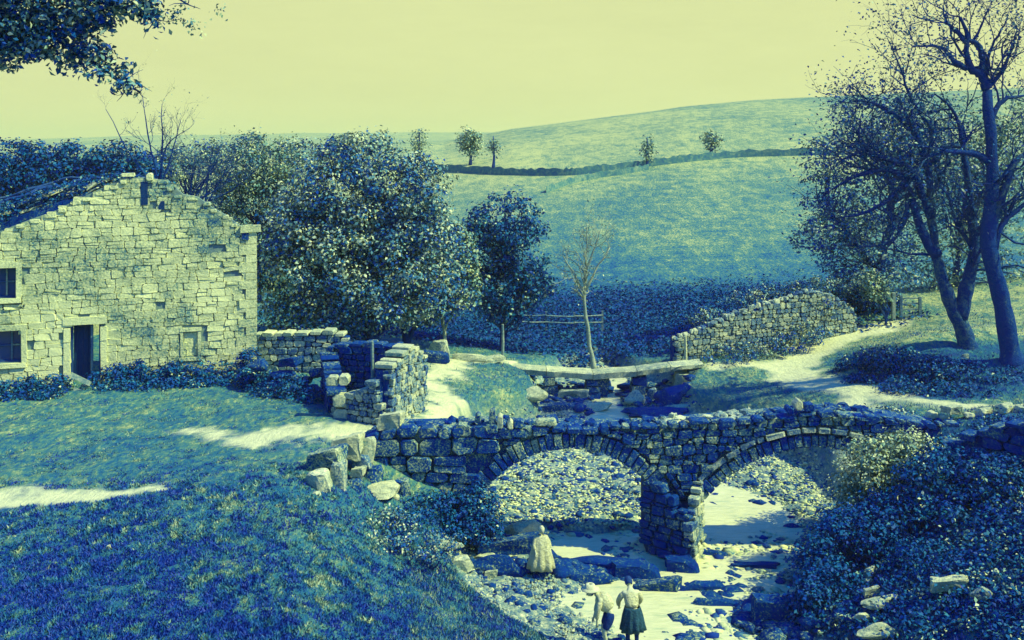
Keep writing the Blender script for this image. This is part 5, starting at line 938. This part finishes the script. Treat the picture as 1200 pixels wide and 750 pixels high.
def skirt(name, rings, mat, parent, n=56, folds=9, amp=.11, seed=0):
    """garment as stacked rings (x,y,z,rx,ry) with folds growing to the hem"""
    V = []; Fc = []; m = len(rings); rr = np.random.default_rng(seed); ph = rr.uniform(0, 6, 3)
    for j, (x, y, z, rx, ry) in enumerate(rings):
        for k in range(n): a = 2 * math.pi * k / n; f = 1 + amp * (j / (m - 1)) * (math.sin(folds * a + ph[0]) + .5 * math.sin(5 * a + ph[1])); V.append((x + rx * f * math.cos(a), y + ry * f * math.sin(a), z + .01 * math.sin(3 * a + ph[2]) * j / m))
    for j in range(m - 1):
        for k in range(n): k2 = (k + 1) % n; Fc.append((j * n + k, j * n + k2, (j + 1) * n + k2, (j + 1) * n + k))
    me = bpy.data.meshes.new(name); me.from_pydata(V, [], Fc); me.update(); me.polygons.foreach_set('use_smooth', [True] * len(me.polygons)); o = link_mesh(name, me, mat, parent); sf = o.modifiers.new('th', 'SOLIDIFY'); sf.thickness = .012; return o
def limb_hand(N, E, pre, wrist, d, side, up_):
    """palm, four curled fingers and a side thumb from a wrist"""
    w_ = np.array(wrist); d = np.array(d, float); d /= np.linalg.norm(d); s = np.array(side, float); s -= (s @ d) * d; s /= np.linalg.norm(s); n = np.cross(d, s); pm = w_ + d * .05; N[pre + 'palm'] = (*pm, .022); E.append((pre + 'wr', pre + 'palm'))
    for i, (o_, l_) in enumerate(((-.026, .05), (-.009, .062), (.009, .058), (.026, .045))):
        r0 = pm + d * .025 + s * o_; r1 = r0 + d * l_ * .55 + n * .008; r2 = r1 + d * l_ * .35 + n * .02
        for t_, q in enumerate((r0, r1, r2)): N[f'{pre}f{i}{t_}'] = (*q, .0085 - .001 * t_)
        E += [(pre + 'palm', f'{pre}f{i}0'), (f'{pre}f{i}0', f'{pre}f{i}1'), (f'{pre}f{i}1', f'{pre}f{i}2')]
    t0 = w_ + d * .035 - s * .034; t1 = t0 + d * .03 - s * .014; N[pre + 't0'] = (*t0, .010); N[pre + 't1'] = (*t1, .008); E += [(pre + 'palm', pre + 't0'), (pre + 't0', pre + 't1')]
def person(label, loc, rz, H, P, dress):
    """P: joint positions in metres for height H (standing), built as one skinned surface"""
    t = thing('person', loc, label, 'person', 'children at the stream'); t.rotation_euler.z = 0
    cz, sz = math.cos(rz), math.sin(rz); rot = lambda p: (p[0] * cz - p[1] * sz, p[0] * sz + p[1] * cz, p[2])
    k = H / 1.5; R_ = dict(pel=(.105,.09), waist=(.095,.08), chest=(.125,.09), neckb=(.06,.055), neck=.042, shL=.05, shR=.05, elL=.034, elR=.034, wrL=.023, wrR=.023, hipL=.078, hipR=.078, knL=.05, knR=.05, anL=.032, anR=.032, heL=.034, heR=.034, toL=.028, toR=.028)
    N = {}; 
    for kk, p in P.items():
        if kk in R_: r = R_[kk]; q = rot(p); N[kk] = (*q, (r[0] * k, r[1] * k) if isinstance(r, tuple) else r * k)
    E = [('pel','waist'),('waist','chest'),('chest','neckb'),('neckb','neck'),('chest','shL'),('chest','shR'),('shL','elL'),('elL','wrL'),('shR','elR'),('elR','wrR'),('pel','hipL'),('pel','hipR'),('hipL','knL'),('knL','anL'),('hipR','knR'),('knR','anR'),('anL','toL'),('anR','toR')]
    E = [e for e in E if e[0] in N and e[1] in N]
    for s in 'LR': a, b = np.array(N['el' + s][:3]), np.array(N['wr' + s][:3]); limb_hand(N, E, s, b, b - a, rot((1, 0, 0)) if s == 'L' else rot((-1, 0, 0)), 1); E = [((('wr' + s) if x == s + 'wr' else x), y) for x, y in E]
    skin_body('body', N, E, M['skin'], t)
    # head: skull, jaw, nose, ears, eyes, mouth, hair
    hc = np.array(rot(P['head'])); f = np.array(rot(P['face'])); f /= np.linalg.norm(f); u_ = np.array(rot(P['crown'])); u_ -= (u_ @ f) * f; u_ /= np.linalg.norm(u_); r_ = np.cross(f, u_); B = np.stack([r_, f, u_], 0); hs = .108 * k ** .5
    def hv(V): return np.array(V) * hs @ B + hc
    V = IV3 * 2 * np.array([.74, .9, 1.08]); lo = np.clip(-V[:, 2], 0, 1); V[:, 0] *= 1 - .28 * lo; V[:, 1] = V[:, 1] * (1 - .12 * lo) + .10 * lo
    me = bpy.data.meshes.new('head'); me.from_pydata(hv(V).tolist(), [], IF3); me.update(); me.polygons.foreach_set('use_smooth', [True] * len(me.polygons)); hd = link_mesh('head', me, M['skin'], t)
    def bit(nm, c, r, mat): V, Fc = IV * 2 * np.array(r) + np.array(c), IF; me = bpy.data.meshes.new(nm); me.from_pydata(hv(V).tolist(), [], Fc); me.update(); me.polygons.foreach_set('use_smooth', [True] * len(me.polygons)); return link_mesh(nm, me, mat, hd)
    bit('nose', (0, .9, -.12), (.12, .2, .2), M['skin']); bit('mouth', (0, .80, -.5), (.24, .08, .05), M['dark_cloth'])
    for s in (-1, 1): bit('ear', (s * .74, 0, -.05), (.08, .16, .24), M['skin']); bit('eye', (s * .29, .80, .08), (.11, .08, .07), M['hair'])
    V = IV3 * 2 * np.array([.82, .98, 1.14]); V[:, 1] -= .06; V[:, 2] = np.where((V[:, 1] > .35) & (V[:, 2] < .45), V[:, 2] * 0 + .45, V[:, 2]); V[:, 1] = np.where(V[:, 2] < .5, np.minimum(V[:, 1], .30), V[:, 1]); V[:, 2] = np.maximum(V[:, 2], -.62); V += rng.normal(0, .02, V.shape)
    me = bpy.data.meshes.new('hair'); me.from_pydata(hv(V).tolist(), [], IF3); me.update(); link_mesh('hair', me, M['hair'] if not P.get('fair') else M['straw'], hd)
    dress(t, k, rot, hv); return t
def sleeve(t, name, pts, rads, mat, rot): 
    N = {str(i): (*rot(p), r) for i, (p, r) in enumerate(zip(pts, rads))}; return skin_body(name, N, [(str(i), str(i + 1)) for i in range(len(pts) - 1)], mat, t, 2)
# child A: white smock, back half-turned
gA = ground(634, 676, y0=20)
PA = dict(pel=(0,0,.60), waist=(0,0,.74), chest=(0,.0,.90), neckb=(0,.01,1.0), neck=(0,.02,1.04), shL=(.12,0,.97), shR=(-.12,0,.97), elL=(.2,.03,.80), elR=(-.2,.03,.80), wrL=(.2,.14,.66), wrR=(-.18,.14,.66), hipL=(.075,0,.56), hipR=(-.075,0,.56), knL=(.08,.02,.31), knR=(-.08,.02,.31), anL=(.08,0,.06), anR=(-.08,0,.06), toL=(.085,.13,.03), toR=(-.085,.13,.03), head=(0,.04,1.16), face=(0,1,-.15), crown=(0,0,1), fair=True)
def dA(t, k, rot, hv):
    skirt('smock', [(*rot((0,0,z))[:2], z, rx, ry) for z, rx, ry in ((1.02,.07,.06),(.98,.17,.11),(.86,.19,.14),(.6,.25,.22),(.36,.31,.27),(.20,.34,.30))], M['white_cloth'], t, seed=1)
    for s in (1, -1): sleeve(t, 'sleeve', [(s*.11,0,.965),(s*.165,.01,.88),(s*.21,.03,.79),(s*.2,.11,.69)], [.065,.07,.06,.05], M['white_cloth'], rot)
person('small child in a long white smock standing on the gravel below the left arch', gA.tolist(), R(200), 1.15, PA, dA)
# child C: back to the camera, head bowed, white blouse and blue skirt
gC = ground(741, 762, y0=19)
PC = dict(pel=(0,0,.80), waist=(0,.03,.95), chest=(0,.12,1.13), neckb=(0,.2,1.25), neck=(0,.25,1.28), shL=(.17,.14,1.19), shR=(-.17,.14,1.19), elL=(.25,.24,.95), elR=(-.25,.22,.95), wrL=(.2,.38,.76), wrR=(-.2,.38,.76), hipL=(.09,0,.76), hipR=(-.09,0,.76), knL=(.1,.04,.42), knR=(-.09,.03,.42), anL=(.1,0,.08), anR=(-.1,0,.08), toL=(.11,.17,.035), toR=(-.11,.17,.035), head=(0,.34,1.33), face=(0,.75,-.7), crown=(0,.7,.7))
def dC(t, k, rot, hv):
    N = {'a': (*rot((0,.01,.86)), (.16,.13)), 'b': (*rot((0,.05,.98)), (.165,.13)), 'c': (*rot((0,.13,1.14)), (.2,.13)), 'd': (*rot((0,.20,1.24)), (.10,.08))}; skin_body('blouse', N, [('a','b'),('b','c'),('c','d')], M['white_cloth'], t)
    for s in (1, -1): sleeve(t, 'sleeve', [(s*.15,.14,1.18),(s*.22,.17,1.08),(s*.26,.24,.95),(s*.22,.34,.81)], [.072,.07,.06,.045], M['white_cloth'], rot)
    skirt('skirt', [(*rot((0,0,0))[:2], z, rx, ry) for z, rx, ry in ((.93,.16,.14),(.88,.175,.15),(.74,.21,.18),(.56,.235,.21),(.42,.26,.23))], M['blue_cloth'], t, seed=2, folds=10, amp=.13)
    for s in (1, -1): sleeve(t, 'stocking', [(s*.09,.02,.5),(s*.098,.035,.42),(s*.1,.0,.22),(s*.1,0,.07),(s*.11,.15,.04)], [.066,.058,.05,.042,.04], M['dark_cloth'], rot)
person('older child seen from behind in a white blouse and blue skirt with head bowed', gC.tolist(), R(8), 1.5, PC, dC)
# child B: bending over, white hat and blouse, dark knickerbockers
gB = ground(708, 762, y0=19)
PB = dict(pel=(.14,-.02,.78), waist=(.08,.02,.93), chest=(-.04,.08,1.08), neckb=(-.12,.12,1.16), neck=(-.17,.15,1.18), shL=(.06,.22,1.12), shR=(-.12,-.06,1.10), elL=(-.02,.3,.86), elR=(-.2,-.06,.84), wrL=(-.12,.26,.62), wrR=(-.18,-.02,.60), hipL=(.17,.07,.74), hipR=(.13,-.11,.74), knL=(.02,.13,.44), knR=(-.06,-.12,.44), anL=(.1,.13,.08), anR=(.02,-.14,.08), toL=(-.03,.16,.035), toR=(-.13,-.13,.035), head=(-.25,.18,1.22), face=(-.8,.1,-.6), crown=(-.6,0,.8))
def dB(t, k, rot, hv):
    N = {'a': (*rot((.12,-.01,.84)), (.17,.17)), 'b': (*rot((.07,.02,.95)), (.19,.19)), 'c': (*rot((-.03,.08,1.08)), (.19,.22)), 'd': (*rot((-.12,.12,1.15)), (.09,.09))}; skin_body('blouse', N, [('a','b'),('b','c'),('c','d')], M['white_cloth'], t)
    sleeve(t, 'sleeve', [(.04,.2,1.1),(.03,.27,.98),(-.02,.3,.86),(-.09,.28,.7)], [.072,.07,.06,.045], M['white_cloth'], rot); sleeve(t, 'sleeve', [(-.1,-.04,1.09),(-.16,-.07,.97),(-.2,-.06,.84),(-.185,-.03,.68)], [.072,.07,.06,.045], M['white_cloth'], rot)
    sleeve(t, 'knickerbockers', [(.15,.06,.84),(.13,.09,.66),(.04,.13,.47)], [.11,.115,.075], M['dark_cloth'], rot); sleeve(t, 'knickerbockers', [(.13,-.08,.84),(.06,-.11,.66),(-.04,-.12,.47)], [.11,.115,.075], M['dark_cloth'], rot)
    skirt('hat', [hvp for hvp in []] or [(*rot((-.25,.18,0))[:2], z, r1, r1 * .95) for z, r1 in ((1.37,.03),(1.365,.09),(1.30,.115),(1.275,.13),(1.265,.21))], M['straw'], t, folds=4, amp=.03, seed=5)
person('child in a pale hat bending forward in white blouse and dark knickerbockers', gB.tolist(), R(20), 1.5, PB, dB)

for o in bpy.data.objects:
    if o.parent is not None and o.name.split('.')[0] in ('twigs', 'stems', 'branches', 'crown', 'foliage', 'leaf_sprays', 'roof_growth'): o['kind'] = 'stuff'
# ------------------------------------------------------------------ haze: the whole place stands in one box of damp air
z0_, z1_ = float(GZ.min()) - 1.2, max(float(GZ.max()), 22.0) + 3; mb = MB(); mb.add(*box((0, 1640, (z0_ + z1_) / 2), (5600, 4300, z1_ - z0_))); hz = mb.build('haze', None); tag(hz, kind='stuff')
m = bpy.data.materials.new('damp_air'); m.use_nodes = True; n_ = m.node_tree; n_.nodes.clear(); o_ = n_.nodes.new('ShaderNodeOutputMaterial'); v_ = n_.nodes.new('ShaderNodeVolumePrincipled')
v_.inputs['Density'].default_value = .0003; v_.inputs['Color'].default_value = (.94, .93, .50, 1); v_.inputs['Anisotropy'].default_value = .2; n_.links.new(v_.outputs[0], o_.inputs['Volume']); hz.data.materials.append(m)
